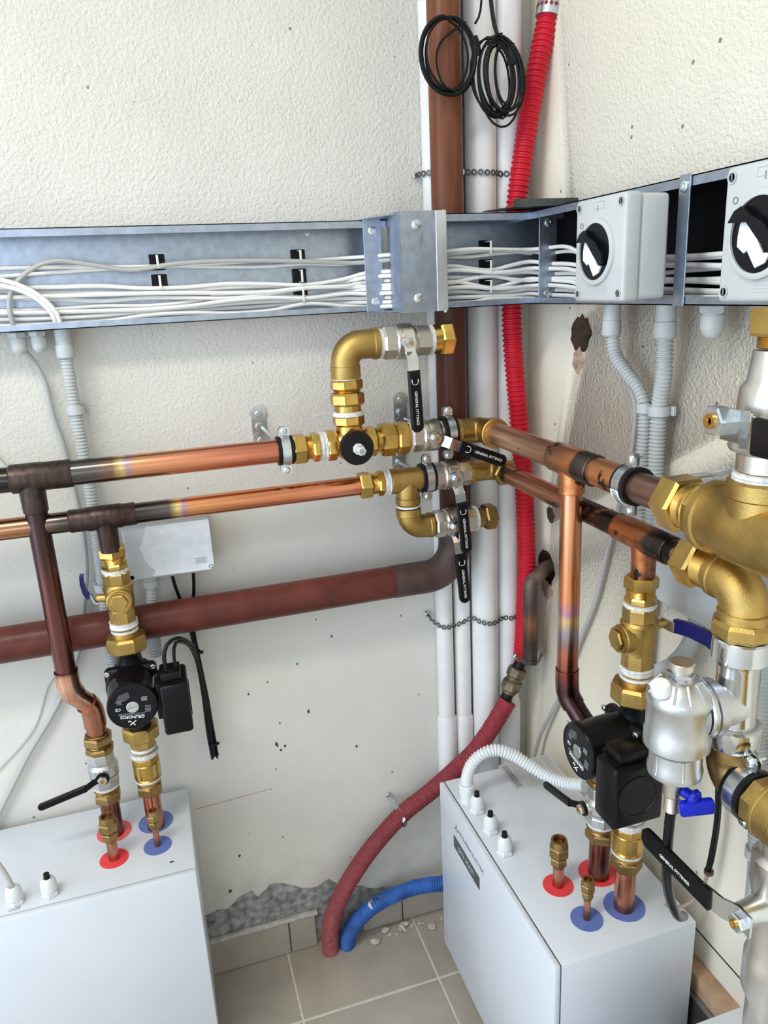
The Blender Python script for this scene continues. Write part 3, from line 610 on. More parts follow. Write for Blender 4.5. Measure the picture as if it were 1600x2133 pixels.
# ---- rotary switch boxes on the right wall trunking
def switch_box(label, yfar, first):
    w_, h_, d_ = .120, .137, .070; x0 = -.097
    t = thing('switch_box', label, 'switch', (x0, yfar-w_/2, Z0+.008), 'grey rotary isolator switches')
    yc = yfar-w_/2; zc = Z0+.0085+h_/2
    MB().box((x0-.022, yc, zc), (.044, w_-.004, h_-.004), .006, seg=3).build('base_box', greypl, t, True)
    lid = MB().box((x0-.056, yc, zc), (.026, w_, h_), .005, seg=3).build('lid', greypl, t, True)
    xf = x0-.069
    for sy in (-1, 1):
        for sz in (-1, 1):
            p = (xf-.0004, yc+sy*(w_/2-.010), zc+sz*(h_/2-.011))
            s = MB().lathe(p, (-1, 0, 0), [(0, .0062), (.0012, .0062), (.0012, .0048), (0, .0046)], 16).build('corner_screw', greypl, lid, True)
            MB().box((p[0]-.0008, p[1], p[2]), (.001, .0015, .0075)).build('screw_slot', inkg, lid, True)
    dc = Vector((xf, yc+.004, zc-.002))
    MB().lathe(dc, (-1, 0, 0), [(0, .0445), (.004, .0435), (.005, .041), (.005, .0375), (-.0005, .0375)], 40).build('dial_ring', greypl, t, True)
    dial = MB().lathe(dc, (-1, 0, 0), [(-.001, .0373), (.0025, .0373)], 40).build('dial', blackp, t, True)
    q = .0030
    # white sector plate with notch, and turned black handle (seen from the room: first axis toward -y)
    MB().prism([(-.026, .004), (-.024, .016), (-.013, .025), (-.004, .014), (.0, .002), (.010, -.014), (.020, -.014), (.013, -.024), (.001, -.028), (-.012, -.010), (-.016, -.013), (-.026, -.006)], dc+Vector((-q, 0, -.004)), (0, -1, 0), (0, 0, 1), (-1, 0, 0), .0022).build('indicator_plate', whitepl, dial, True)
    hb = MB().prism([(-.036, .014), (-.028, .025), (-.018, .029), (-.004, .019), (.012, .012), (.028, -.004), (.031, -.016), (.024, -.019), (.006, -.003), (-.010, .013)], dc+Vector((-q, 0, 0)), (0, -1, 0), (0, 0, 1), (-1, 0, 0), .008)
    hb.build('turn_handle', blackp, t, True)
    # markings
    MO = frame((xf-.0004, yc+.004, zc+.0535), (0, -1, 0), (-1, 0, 0)); text_part('I', .011, inkg, lid, MO, world=True)
    MO = frame((xf-.0004, yc+.043, zc+.034), (0, -1, 0), (-1, 0, 0)); text_part('O', .011, inkg, lid, MO, world=True)
    mb = MB()
    for a in range(4): mb.box((xf-.0003, yc-.006, zc-.0475-.0035*a), (.0005, .026, .0006))
    for a in (-1, 1): mb.box((xf-.0003, yc+.002, zc+.058+.0042*a), (.0005, .026, .0006)); mb.box((xf-.0003, yc+.002+.013*a, zc+.058), (.0005, .0006, .0090))
    stuff(mb.build('faint_print', mat('faint_grey_print', (.50, .52, .52), .6), lid, True))
    MB().box((x0+.005, yc, zc), (.010, w_*.7, h_*.6)).build('mount_plate', galv, t, True)
    return t
switch_box('grey rotary switch box nearer the corner, with white and black dial', -.456, True)
switch_box('grey rotary switch box cut off by the right picture edge', -.754, False)

# ================================================================== PLUMBING HELPERS
def fit(name, label, cat, p, ax, segs, m=brass, group=None):
    """inline fitting along ax from p. segs: (part, kind, t0, t1, R[, n|mat])"""
    t = thing(name, label, cat, p, group); p = Vector(p); ax = Vector(ax)
    for sg in segs:
        part, kind, t0, t1, R = sg[:5]; mm = m; n = 6
        for e in sg[5:]:
            if isinstance(e, int): n = e
            else: mm = e
        mb = MB()
        if kind == 'h': mb.hexn(p, ax, t0, t1, R, n)
        elif kind == 'c':
            c = min(.002, (t1-t0)*.3); mb.lathe(p, ax, [(t0, R-c*.6), (t0+c*.6, R), (t1-c*.6, R), (t1, R-c*.6)], 28)
        elif kind == 't':
            k = max(3, int((t1-t0)/.0012)); mb.lathe(p, ax, [(t0+(t1-t0)*i/k, R*(1+random.uniform(-.03, .045))) for i in range(k+1)], 26); mm = tape
        elif kind == 'r':
            k = max(4, int((t1-t0)/.0010)); mb.lathe(p, ax, [(t0+(t1-t0)*i/k, R if i % 2 else R*.955) for i in range(k+1)], 26)
        elif kind == 'k':
            mb.lathe(p, ax, [(t0, R), (t1, sg[5])], 28); mm = sg[6] if len(sg) > 6 else m
        mb.build(part, mm, t, True)
    return t
def pill(mb, x0, x1, w, th, z0, taper=1.0):
    """rounded grip along local X"""
    def outline(ins):
        a = w/2-ins; b = (w/2)*taper-ins; pts = [(x0+ins, -b), (x1-w/2, -a)]
        pts += [(x1-w/2+a*math.cos(t), a*math.sin(t)) for t in [(-PI/2+PI*k/10) for k in range(1, 10)]]
        pts += [(x1-w/2, a), (x0+ins, b)]; return pts
    rings = []
    for z, ins in ((0, w*.14), (th*.28, 0), (th*.72, 0), (th, w*.14)):
        i = len(mb.v); o = outline(ins); mb.v += [Vector((a, b, z0+z)) for a, b in o]; rings.append(list(range(i, i+len(o))))
    return mb.skin(rings)
def xform(mb, M): mb.v = [M @ v for v in mb.v]; return mb
def ball_valve(label, M, L, R, ang, lev=.150, m=nickel, group='ball valves', text=None, grip0=.045, gw=.0235, rise=.013, flip=False, handle='long', hub=None, gm=None):
    t = thing('ball_valve', label, 'valve', M, group); X = (1, 0, 0); hub = L*.52 if hub is None else hub
    MB().hexn((0, 0, 0), X, 0, .27*L, R*.97, 8).build('hex_end', m, t)
    MB().lathe((0, 0, 0), X, [(.25*L, R*.86), (.29*L, R*.98), (.34*L, R*.98), (.345*L, R*.90), (.37*L, R*.90), (.375*L, R), (.42*L, R), (.60*L, R), (.66*L, R*.88), (.69*L, R*.82)], 32).build('body', m, t)
    MB().hexn((0, 0, 0), X, .67*L, L, R*.88, 8).build('hex_end', m, t)
    MB().lathe((hub, 0, 0), (0, 0, 1), [(R*.7, .0125), (R+.003, .0115), (R+.006, .009)], 20).build('stem_boss', m, t)
    h = R+.006
    Rl = Matrix.Rotation(ang, 4, 'Z'); B = T(hub, 0, 0) @ Rl
    lv = MB(); lv.lathe((0, 0, 0), (0, 0, 1), [(h, .0125), (h+.003, .0125)], 20)
    lv.strap([(-.010, 0, h+.0015), (.016, 0, h+.0015), (.028, 0, h+rise*.9), (grip0+.01, 0, h+rise)], gw*.86, (0, 1, 0), .0026)
    lever = xform(lv, B).build('lever', chrome if handle == 'long' else blackp, t)
    sn = MB().hexn((0, 0, 0), (0, 0, 1), h+.003, h+.010, .0092, 6); sn.lathe((0, 0, 0), (0, 0, 1), [(h+.010, .0062), (h+.0102, .0062)], 16)
    xform(sn, B).build('stem_nut', zinc, lever)
    xform(MB().lathe((0, 0, 0), (0, 0, 1), [(h+.006, .0045), (h+.0125, .0042), (h+.0125, .002), (h+.011, .0018)], 14), B).build('stem_end', brass, lever)
    g = xform(pill(MB(), grip0, lev, gw, .009, h+rise-.0045), B).build('grip', gm or blackp, lever)
    zt = h+rise-.0045+.0091
    if text:
        s_ = -1 if flip else 1
        Mt = B @ T(grip0+(lev-grip0)*.60, 0, zt) @ (RZ(PI) if flip else Matrix.Identity(4))
        text_part(text, gw*.30, ink, g, Mt)
        mb = MB(); c0 = grip0+(lev-grip0)*.17
        mb.tube([(c0+.006*math.cos(a), .0062*math.sin(a), zt) for a in [(-1.2+2.4*k/8) for k in range(9)]], .0005, 5)
        mb.box((c0-.001, .0058, zt), (.0055, .0014, .0003)).box((c0-.001, -.0058, zt), (.0055, .0014, .0003))
        stuff(xform(mb, B).build('arrow_print', ink, g))
    return t
def clamp(label, c, axis, out, R, width=.026, rod=None, group='rubber lined pipe clamps', sticker=False, ear=.017):
    M = frame(c, axis, out); t = thing('pipe_clamp', label, 'pipe clamp', M, group); X = (1, 0, 0); w2 = width/2
    def hollow(a, r0, r1): return MB().lathe((0, 0, 0), X, [(-a, r0), (-a, r1), (a, r1), (a, r0), (-a, r0)], 36, cap=(0, 0))
    hollow(w2, R+.0003, R+.0052).build('rubber_liner', rubber, t)
    hollow(w2*.55, R+.0052, R+.0070).build('steel_band', zinc, t)
    for s_ in (-1, 1):
        y = s_*(R+.0050+ear/2); e = MB()
        for zz in (-.0035, .0035):
            out_ = [(-w2*.72, -s_*ear/2), (w2*.72, -s_*ear/2), (w2*.72, s_*ear*.2), (w2*.4, s_*ear/2), (-w2*.4, s_*ear/2), (-w2*.72, s_*ear*.2)]
            if s_ < 0: out_ = out_[::-1]
            e.prism(out_, (0, y, zz-.001), (1, 0, 0), (0, 1, 0), (0, 0, 1), .0022)
        ea = e.build('clamp_ear', zinc, t)
        sc = MB(); sc.lathe((0, y+s_*.001, .0047), (0, 0, 1), [(0, .0062), (.002, .0062), (.0036, .004)], 14).lathe((0, y+s_*.001, -.018), (0, 0, 1), [(0, .0026), (.02, .0026)], 8).box((0, y+s_*.001, .0083), (.006, .001, .0006)).box((0, y+s_*.001, .0083), (.001, .006, .0006))
        sc.build('screw', zinc, ea)
    if sticker:
        MB().lathe((0, 0, 0), X, [(-w2*.5, R+.0073), (w2*.5, R+.0073)], 36, cap=(0, 0)) if False else None
        st = MB().strap([Vector((0, (R+.0074)*math.cos(a), (R+.0074)*math.sin(a))) for a in [(1.7+1.0*k/6) for k in range(7)]], w2*1.2, (1, 0, 0), .0004).build('barcode_label', whitepl, t)
        mb = MB()
        for k in range(9):
            a = 1.78+.09*k; mb.box((w2*.05, (R+.0078)*math.cos(a), (R+.0078)*math.sin(a)), (w2*.7, .0009*random.uniform(.5, 1.3), .0012), R=Matrix.Rotation(a-PI/2, 3, 'X'))
        stuff(mb.build('barcode_print', inkg, st))
    if rod:
        MB().tube([(0, 0, -R-.004), rod], .0040, 12).build('threaded_rod', zinc, t)
    return t
def wall_plate(label, x, zc, half=.026):
    t = thing('wall_bracket', label, 'bracket', (x, 0, zc), 'zinc wall bracket plates')
    n = 10; o = [(.014*math.cos(a), half+.014*math.sin(a)) for a in [PI*k/n for k in range(n+1)]]+[(.014*math.cos(a), -half+.014*math.sin(a)) for a in [PI+PI*k/n for k in range(n+1)]]
    MB().prism(o, (0, -.003, 0), (1, 0, 0), (0, 0, 1), (0, 1, 0), .0025).build('plate', zinc, t)
    for s_ in (-1, 1):
        w_ = MB().lathe((0, -.003, s_*half), (0, -1, 0), [(0, .0155), (.0018, .0155)], 24).build('washer', zinc, t)
        b_ = MB(); bolt(b_, (0, -.0048, s_*half), (0, -1, 0), .0062, .003); b_.build('screw', zinc, w_)
    MB().hexn((0, -.003, 0), (0, -1, 0), 0, .008, .008, 6).build('rod_nut', zinc, t)
    return t
def cpipe(name, label, pts, r, m, group=None, n=28, cat='pipe', loc=None):
    t = thing(name, label, cat, loc or pts[0], group)
    MB().tube(pts, r, n).build('tube', m, t, True); return t
GF = 'GENERAL FITTINGS'
XP, YM, ZP = (1, 0, 0), (0, -1, 0), (0, 0, 1)
Y1, ZA1 = -.137, 1.248      # upper copper line on back wall
Y2, ZA2 = -.133, 1.164      # lower copper line on back wall
XB1, XB2 = -.168, -.137     # the same lines along the right wall

# ------------------------------------------------------------------ upper copper line, back wall
cuA1 = ramp_mat('copper_heat_tinted_upper', 0, -1.35, -.5, [(-1.35, GRY), (-1.0, (.06, .05, .048)), (-.945, GRY), (-.885, (.16, .14, .13)), (-.855, (.34, .20, .14)), (-.838, GOLD), (-.830, (.62, .40, .52)), (-.818, (.90, .42, .22)), (-.72, (.90, .36, .20)), (-.62, (.80, .28, .17)), (-.5, (.72, .25, .16))], rough=.20, noise=.38, streak=2.5, wob=.016)
soot = ramp_mat('sooty_copper_fitting', 2, .9, 1.3, [(.9, (.13, .07, .055)), (1.15, (.08, .05, .045)), (1.3, (.12, .09, .08))], rough=.38, noise=.5, streak=20, metal=.9)
t = cpipe('copper_pipe', 'upper copper pipe on the back wall, heat-blackened at its left end', [(-1.36, Y1, ZA1), (-.538, Y1, ZA1)], .0212, cuA1)
te = MB().lathe((-1.015, Y1, ZA1), XP, [(0, .0225), (.002, .0243), (.050, .0243), (.052, .0236), (.094, .0236), (.096, .0222)], 30).lathe((-.985, Y1, ZA1), (0, 0, -1), [(.010, .0212), (.030, .0206), (.058, .0200), (.060, .0185)], 28).build('tee', soot, t, True)
# drop from the upper tee to the cabinet
cuD = ramp_mat('copper_dropper_tarnish', 2, .5, 1.25, [(.50, (.30, .12, .08)), (.60, (.42, .17, .11)), (.70, (.30, .13, .10)), (.80, (.62, .26, .16)), (.862, CUP), (.885, (.80, .42, .28)), (.892, (.22, .09, .075)), (1.05, (.17, .07, .06)), (1.12, (.09, .055, .05)), (1.25, (.07, .05, .05))], rough=.25, noise=.35, streak=4, wob=.012)
sb = [(-.985, Y1, 1.23), (-.985, Y1, .865)]+arc((-.9600, -.128, .860), (-1, -.36, 0), (0, 0, -1), .025, 0, .75, 5)[1:]
lowx, lowy = -.955, -.116
path = [(-.985, Y1, 1.23), (-.985, Y1, .868), (-.983, -.1365, .852), (-.977, -.133, .838), (-.966, -.124, .820), (-.959, -.1185, .806), (-.956, -.1165, .795), (lowx, lowy, .780), (lowx, lowy, .735)]
t = cpipe('copper_pipe', 'brown copper dropper pipe with bright offset bend, left pump group', path, .0178, cuD)
MB().tube([(-.985, Y1, .893), (-.985, Y1, .868), (-.983, -.1365, .854), (-.978, -.1335, .841)], .0202, 26).build('elbow_socket', cuD, t, True)
MB().tube([(-.963, -.122, .814), (-.959, -.1185, .806), (-.956, -.1165, .795), (lowx, lowy, .780), (lowx, lowy, .762)], .0202, 26).build('elbow_socket', cuD, t, True)

clamp('rubber lined clamp on upper copper pipe left of brass fittings', (-.559, Y1, ZA1), XP, YM, .0212, .028, rod=(-.020, .024, -.134))
wall_plate('zinc wall bracket plate with two washers left of the valves', -.583, 1.272)
wall_plate('zinc wall bracket plate half hidden behind long black lever', -.292, 1.274)
wall_plate('zinc wall bracket plate between the two copper lines', -.300, 1.170, .018)

fit('compression_fitting', 'brass compression fitting joining upper copper pipe to black-capped valve', 'fitting', (-.546, Y1, ZA1), XP, [
    ('nut', 'h', 0, .026, .0285), ('thread', 'r', .026, .036, .0225), ('hex_body', 'h', .036, .050, .0275, 8), ('thread_tape', 't', .050, .063, .0262)])
# three-port valve with black cap
tv = thing('mixing_valve', 'brass three-way valve with black round cap and white stem', 'valve', (-.437, Y1, ZA1))
MB().hexn((-.484, Y1, ZA1), XP, 0, .020, .0290, 8).lathe((-.484, Y1, ZA1), XP, [(.020, .021), (.030, .0275), (.064, .0275), (.074, .021)], 30).hexn((-.484, Y1, ZA1), XP, .074, .096, .0290, 8).lathe((-.437, Y1, ZA1), ZP, [(.0, .026), (.034, .024)], 28).hexn((-.437, Y1, ZA1), ZP, .034, .054, .0295, 8).lathe((-.437, Y1, ZA1), YM, [(0, .024), (.040, .024)], 28).build('body', brass, tv, True)
MB().lathe((-.437, Y1, ZA1), YM, [(.036, .027), (.038, .0305), (.054, .0305), (.057, .0285), (.057, .012)], 40).build('black_cap', blackp, tv, True)
stp = MB().hexn((-.437, Y1, ZA1), YM, .056, .064, .0105, 8).hexn((-.437, Y1, ZA1), YM, .064, .084, .0082, 6).build('stem', mat('ivory_plastic', (.68, .68, .60), .45), tv, True)
MB().lathe((-.437, Y1, ZA1), YM, [(.084, .0052), (.0845, .0052)], 14).build('stem_bore', inkd, stp, True)
MB().lathe((-.437, Y1, ZA1), ZP, [(.052, .0282), (.0555, .0285), (.060, .0262)], 26).build('thread_tape', tape, tv, True)
fit('pipe_union', 'brass union of two hexagon nuts right of black-capped valve', 'fitting', (-.390, Y1, ZA1), XP, [
    ('collar', 'c', 0, .012, .0225), ('nut', 'h', .010, .040, .0320, 8), ('nut', 'h', .041, .066, .0318, 8), ('thread_tape', 't', .066, .070, .027)])
ball_valve('nickel ball valve on the upper line with lever slanting right', frame((-.322, Y1, ZA1), XP, YM), .090, .0310, math.radians(-23), lev=.150, text=GF, hub=.040)
clamp('rubber lined clamp between upper nickel valve and brass elbow', (-.243, Y1, ZA1), XP, YM, .0285, .026, rod=(-.040, .012, -.134))
def elbow(label, pts, r, m, collars, group='brass elbows', mcol=None):
    t = thing('pipe_elbow', label, 'fitting', pts[len(pts)//2], group)
    MB().tube(pts, r, 28).build('bend', m, t, True)
    for (p, ax, L, R, n) in collars:
        mb = MB()
        if n: mb.hexn(p, ax, 0, L, R, n)
        else: mb.lathe(p, ax, [(0, R*.94), (.0015, R), (L-.0015, R), (L, R*.94)], 30)
        mb.build('collar', mcol or m, t, True)
    return t
elbow('brass elbow turning the upper line toward right wall pipe', [(-.232, Y1, ZA1), (-.205, Y1, ZA1)]+arc((-.196, -.163, ZA1), (0, 1, 0), (1, 0, 0), .027, 0, PI/2, 8)+[(XB1, -.185, ZA1)], .0245, brass_cast, [((-.236, Y1, ZA1), XP, .020, .028, 8), ((XB1, -.176, ZA1), YM, .018, .0285, 0)])
# ------------------------------------------------------------------ branch going up to the capped valve
fit('pipe_union', 'upright brass union below the tall brass elbow', 'fitting', (-.437, Y1, ZA1+.056), ZP, [
    ('tailpiece', 'c', 0, .016, .0245), ('nut', 'h', .015, .038, .0315, 8), ('thread', 'r', .038, .043, .025), ('nut', 'h', .043, .062, .0300, 8), ('thread_tape', 't', .062, .066, .0265)])
elbow('large brass elbow at top of the upright branch', [(-.437, Y1, ZA1+.120), (-.437, Y1, 1.390)]+arc((-.405, Y1, 1.393), (-1, 0, 0), (0, 0, 1), .032, 0, PI/2, 10)+[(-.378, Y1, 1.425)], .0262, brass_cast, [((-.437, Y1, ZA1+.118), ZP, .024, .0272, 0), ((-.386, Y1, 1.425), XP, .012, .0285, 0)])
fit('thread_seal', 'white tape wound on thread right of the large brass elbow', 'sealing tape', (-.375, Y1, 1.425), XP, [('thread', 'r', 0, .010, .024), ('tape_wrap', 't', .001, .009, .0262)])
ball_valve('topmost nickel ball valve with black lever hanging straight down', frame((-.368, Y1, 1.425), XP, YM), .092, .0325, math.radians(-88), lev=.160, text=GF, hub=.041, grip0=.048)
fit('end_fitting', 'brass end nut on the topmost valve, in front of the brown pipe', 'fitting', (-.277, Y1, 1.425), XP, [('thread_tape', 't', 0, .006, .0280), ('body', 'c', .005, .022, .0265), ('nut', 'h', .021, .046, .0305)], m=brass)
# ------------------------------------------------------------------ lower copper line, back wall
cuA2 = ramp_mat('copper_heat_tinted_lower', 0, -1.35, -.4, [(-1.35, (.55, .25, .12)), (-1.01, (.50, .24, .13)), (-.985, (.30, .20, .16)), (-.95, (.12, .10, .09)), (-.86, BLK), (-.81, (.10, .09, .085)), (-.772, (.17, .15, .14)), (-.755, GOLD), (-.748, (.60, .35, .50)), (-.735, (.92, .40, .18)), (-.60, (.88, .34, .17)), (-.4, (.76, .28, .17))], rough=.19, noise=.38, streak=2.5, wob=.014)
t = cpipe('copper_pipe', 'lower copper pipe on the back wall, orange with blackened tee', [(-1.36, Y2, ZA2), (-.414, Y2, ZA2)], .0180, cuA2)
MB().lathe((-.938, Y2, ZA2), XP, [(0, .0185), (.002, .0200), (.028, .0200), (.030, .0212), (.086, .0212), (.088, .0200), (.108, .0200), (.110, .0188)], 30).lathe((-.879, Y2, ZA2), (0, 0, -1), [(.010, .0190), (.028, .0175), (.062, .0170)], 28).build('tee', soot, t, True)
fit('compression_fitting', 'brass compression fitting joining lower copper pipe to brass tee', 'fitting', (-.424, Y2, ZA2), XP, [
    ('nut', 'h', 0, .024, .0262), ('thread', 'r', .024, .036, .0200), ('hex_body', 'h', .036, .048, .0248, 8), ('thread_tape', 't', .048, .060, .0238)])
tt = thing('brass_tee', 'brass tee on lower line with branch going down', 'fitting', (-.327, Y2, ZA2), 'brass elbows')
MB().lathe((-.364, Y2, ZA2), XP, [(0, .0225), (.002, .0245), (.014, .0245), (.015, .0232), (.066, .0232)], 30).lathe((-.327, Y2, ZA2), (0, 0, -1), [(.0, .0230), (.034, .0230), (.035, .0246), (.046, .0246), (.048, .023)], 30).build('body', brass_cast, tt, True)
clamp('rubber lined clamp between brass tee and lower nickel valve', (-.287, Y2, ZA2), XP, YM, .0235, .026, rod=(-.014, .006, -.130))
ball_valve('lower line nickel ball valve with lever hanging down', frame((-.276, Y2, ZA2), XP, YM), .080, .0285, math.radians(-85), lev=.150, text=GF, hub=.037)
elbow('brass elbow turning the lower line toward right wall pipe', [(-.198, Y2, ZA2), (-.172, Y2, ZA2)]+arc((-.162, -.158, ZA2), (0, 1, 0), (1, 0, 0), .025, 0, PI/2, 8)+[(XB2, -.168, ZA2)], .0205, brass_cast, [((-.203, Y2, ZA2), XP, .012, .0245, 0), ((XB2, -.160, ZA2), YM, .020, .0260, 6)])
fit('thread_seal', 'thread joint with white tape below the brass tee', 'sealing tape', (-.327, Y2, ZA2-.048), (0, 0, -1), [('thread', 'r', 0, .010, .0215), ('tape_wrap', 't', .002, .006, .0228)])
elbow('brass elbow at foot of the lower branch', [(-.327, Y2, 1.108), (-.327, Y2, 1.095)]+arc((-.297, Y2, 1.097), (-1, 0, 0), (0, 0, -1), .030, 0, PI/2, 10)+[(-.282, Y2, 1.067)], .0232, brass_cast, [((-.327, Y2, 1.108), (0, 0, -1), .016, .0248, 0), ((-.288, Y2, 1.067), XP, .010, .0250, 0)])
ball_valve('lowest nickel ball valve near brown pipe, lever hanging down', frame((-.276, Y2, 1.067), XP, YM), .088, .0285, math.radians(-85), lev=.158, text=GF, hub=.032, grip0=.052)
fit('end_fitting', 'brass end nut on the lowest valve, in front of white pipes', 'fitting', (-.190, Y2, 1.067), XP, [('thread_tape', 't', 0, .006, .0245), ('body', 'c', .005, .024, .0200), ('nut', 'h', .022, .046, .0270)], m=brass_old)

# ------------------------------------------------------------------ copper lines along the right wall
ORA = (.75, .26, .08)
cuB1 = ramp_mat('copper_patchy_upper', 1, -.75, -.15, [(-.75, (.50, .26, .19)), (-.645, (.30, .19, .15)), (-.635, (.80, .36, .15)), (-.545, (.82, .36, .16)), (-.53, (.12, .09, .08)), (-.50, (.10, .08, .07)), (-.49, (.76, .30, .12)), (-.43, (.62, .30, .17)), (-.37, (.62, .38, .27)), (-.27, (.90, .52, .33)), (-.15, (.93, .55, .36))], rough=.34, noise=.3, streak=5, wob=.03, blot=[((.05, .035, .03), .58, .61, 24, 2.0)])
t = cpipe('copper_pipe', 'upper copper pipe along the right wall with scorched tee', [(XB1, -.180, ZA1), (XB1, -.722, ZA1)], .0212, cuB1)
MB().lathe((XB1, -.415, ZA1), YM, [(0, .0220), (.003, .0240), (.115, .0240), (.118, .0222)], 30).lathe((XB1, -.466, ZA1), (0, 0, -1), [(.010, .0212), (.028, .0205), (.048, .0205), (.049, .019)], 28).build('tee', cuB1, t, True)
cuD2 = ramp_mat('copper_bright_dropper', 2, .60, 1.23, [(.60, (.10, .06, .05)), (.80, (.10, .06, .055)), (.86, (.09, .05, .05)), (.885, (.30, .10, .08)), (.925, (.62, .20, .13)), (.94, (.40, .22, .20)), (.965, (.42, .38, .42)), (.985, (.85, .55, .25)), (1.0, (.62, .30, .42)), (1.02, (.86, .34, .16)), (1.16, (.92, .42, .22)), (1.23, (.80, .30, .20))], rough=.22, noise=.28, streak=3, wob=.012)
rx, ry = -.139, -.537
path = [(XB1, -.466, 1.225), (XB1, -.466, .872), (-.1675, -.4675, .852), (-.166, -.472, .840), (-.158, -.489, .818), (-.149, -.510, .796), (-.143, -.526, .778), (-.140, -.533, .765), (rx, ry, .750), (rx, ry, .735)]
t = cpipe('copper_pipe', 'bright copper dropper pipe with blackened offset bend, right pump group', path, .0175, cuD2)
MB().tube([(XB1, -.466, .893), (XB1, -.466, .872), (-.1675, -.4675, .852), (-.166, -.472, .840), (-.162, -.480, .829)], .0196, 26).build('elbow_socket', cuD2, t, True)
clamp('large rubber lined clamp with barcode on the right wall copper pipe', (XB1, -.620, ZA1), YM, (-1, 0, 0), .0216, .030, rod=(0, 0, -.16), sticker=True)
cuB2 = ramp_mat('copper_patchy_lower', 1, -.75, -.15, [(-.75, (.55, .28, .21)), (-.665, (.52, .25, .18)), (-.655, (.07, .055, .05)), (-.635, (.10, .07, .06)), (-.62, (.60, .22, .09)), (-.56, (.62, .24, .10)), (-.548, (.06, .05, .045)), (-.525, (.07, .05, .045)), (-.515, (.55, .26, .17)), (-.48, (.16, .12, .10)), (-.44, (.42, .20, .13)), (-.30, (.68, .31, .19)), (-.15, (.70, .33, .20))], rough=.34, noise=.35, streak=3, wob=.05, blot=[((.035, .028, .025), .53, .56, 20, 5.0)])
t = cpipe('copper_pipe', 'lower copper pipe along the right wall with black and orange patches', [(XB2, -.165, ZA2), (XB2, -.712, ZA2)], .0180, cuB2)
MB().lathe((XB2, -.550, ZA2), YM, [(0, .0188), (.003, .0208), (.118, .0208), (.121, .0188)], 30).lathe((XB2, -.612, ZA2), (0, 0, -1), [(.010, .0190), (.030, .0172), (.064, .0165)], 28).build('tee', cuB2, t, True)

# ================================================================== HYDRO CABINETS (origin: right-back-bottom corner, local -y = front)
CW, CD, CZ0, CZ1 = .480, .256, .100, .520
glandpl = mat('pale_gland_plastic', (.70, .72, .72), .45)
def disc(t, x, y, r, m):
    return MB().lathe((x, y, CZ1), ZP, [(0, r), (.0008, r)], 40).build('pipe_rosette', m, t)
def cabinet(label, M, logo=False, parts=True):
    t = thing('hydro_cabinet', label, 'cabinet', M, 'white hydro cabinets'); H = CZ1-CZ0
    MB().box((-CW/2, -(CD-.0125)/2, (CZ0+CZ1)/2), (CW, CD-.0125, H), .0025).build('casing', white_paint, t)
    fp = MB().box((-CW/2, -CD+.0055, (CZ0+CZ1)/2), (CW, .0108, H), .003).build('front_panel', white_paint, t)
    MB().box((-CW/2, -CD+.0118, (CZ0+CZ1)/2), (CW-.006, .004, H-.006)).build('panel_gap', rubber, t)
    for x in (-.05, -CW+.05):
        MB().box((x, -.13, CZ0/2), (.04, .18, CZ0), .002, seg=1).build('foot', galv_d, t)
    if parts:
        bk, fd = (red_disc, red_disc2) if logo else (red_disc2, red_disc)
        disc(t, -.146, -.089, .0330, red_disc if logo else red_disc2); disc(t, -.067, -.089, .0335, blue_disc)
        disc(t, -.144, -.168, .0262, red_disc); disc(t, -.065, -.161, .0262, blue_disc)
    if logo:
        F = frame((-.40, -CD-.0002, CZ1-.045), (1, 0, 0), (0, -1, 0))
        text_part('MITSUBISHI ELECTRIC', .0125, inkg, fp, F @ T(.022, 0, 0), align='LEFT')
        mb = MB()
        for a in (PI/2, PI/2+2*PI/3, PI/2+4*PI/3):
            d = Vector((math.cos(a), math.sin(a))); n_ = Vector((-d.y, d.x)); c = Vector((-.411+.022, CZ1-.046))
            P4 = [c, c+d*.005+n_*.003, c+d*.010, c+d*.005-n_*.003]; mb.prism([tuple(q) for q in P4], (0, -CD-.0002, 0), (1, 0, 0), (0, 0, 1), (0, -1, 0), .0003)
        mb.build('three_diamond_mark', inkg, fp)
        pl_ = MB().box((-.340, -CD-.0006, CZ1-.085), (.125, .0012, .028), .0003, seg=1).build('name_plate', mat('dark_grey_plate', (.075, .085, .088), .5), fp)
        text_part('CITY MULTI', .0145, mat('silver_print', (.5, .52, .52), .5), pl_, frame((-.340, -CD-.0014, CZ1-.085), (1, 0, 0), (0, -1, 0)))
    return t
cabL = cabinet('white cabinet with pipe stubs against the back wall at lower left', T(-.810, -.022, 0))
MR = T(-.048, -.677, 0) @ RZ(-PI/2)
cabR = cabinet('white cabinet with logo and label against the right wall', MR, logo=True)
cabinet('white cabinet cut off by the lower right picture corner', T(-.048, -1.300, 0) @ RZ(-PI/2), parts=False)
text_part('OUT', .0095, inkg, cabL, T(-.306, -.2375, CZ1+.0002), extrude=.0001)
MB().prism([(-.045, -.214), (-.039, -.213), (-.036, -.217), (-.040, -.216), (-.043, -.218)], (0, 0, CZ1), XP, (0, 1, 0), ZP, .0004).build('paint_chip', rubber, cabL)
gland('white gland with grey cable on left cabinet, by the OUT marking', T(-1.1165, -.243, CZ1), cord=None, scale=1.15, m=glandpl, group='white cabinet glands')
cable('electrical_cable', 'grey cable rising from the gland marked OUT at left edge', [(-1.1165, -.243, CZ1+.028), (-1.118, -.243, CZ1+.045), (-1.128, -.238, CZ1+.075), (-1.15, -.225, CZ1+.11), (-1.20, -.2, CZ1+.15)], .0044, greyw)
gland('white gland with black stub on the left cabinet, no cable', T(-1.0600, -.243, CZ1), cord=.0050, scale=1.15, m=glandpl, group='white cabinet glands')
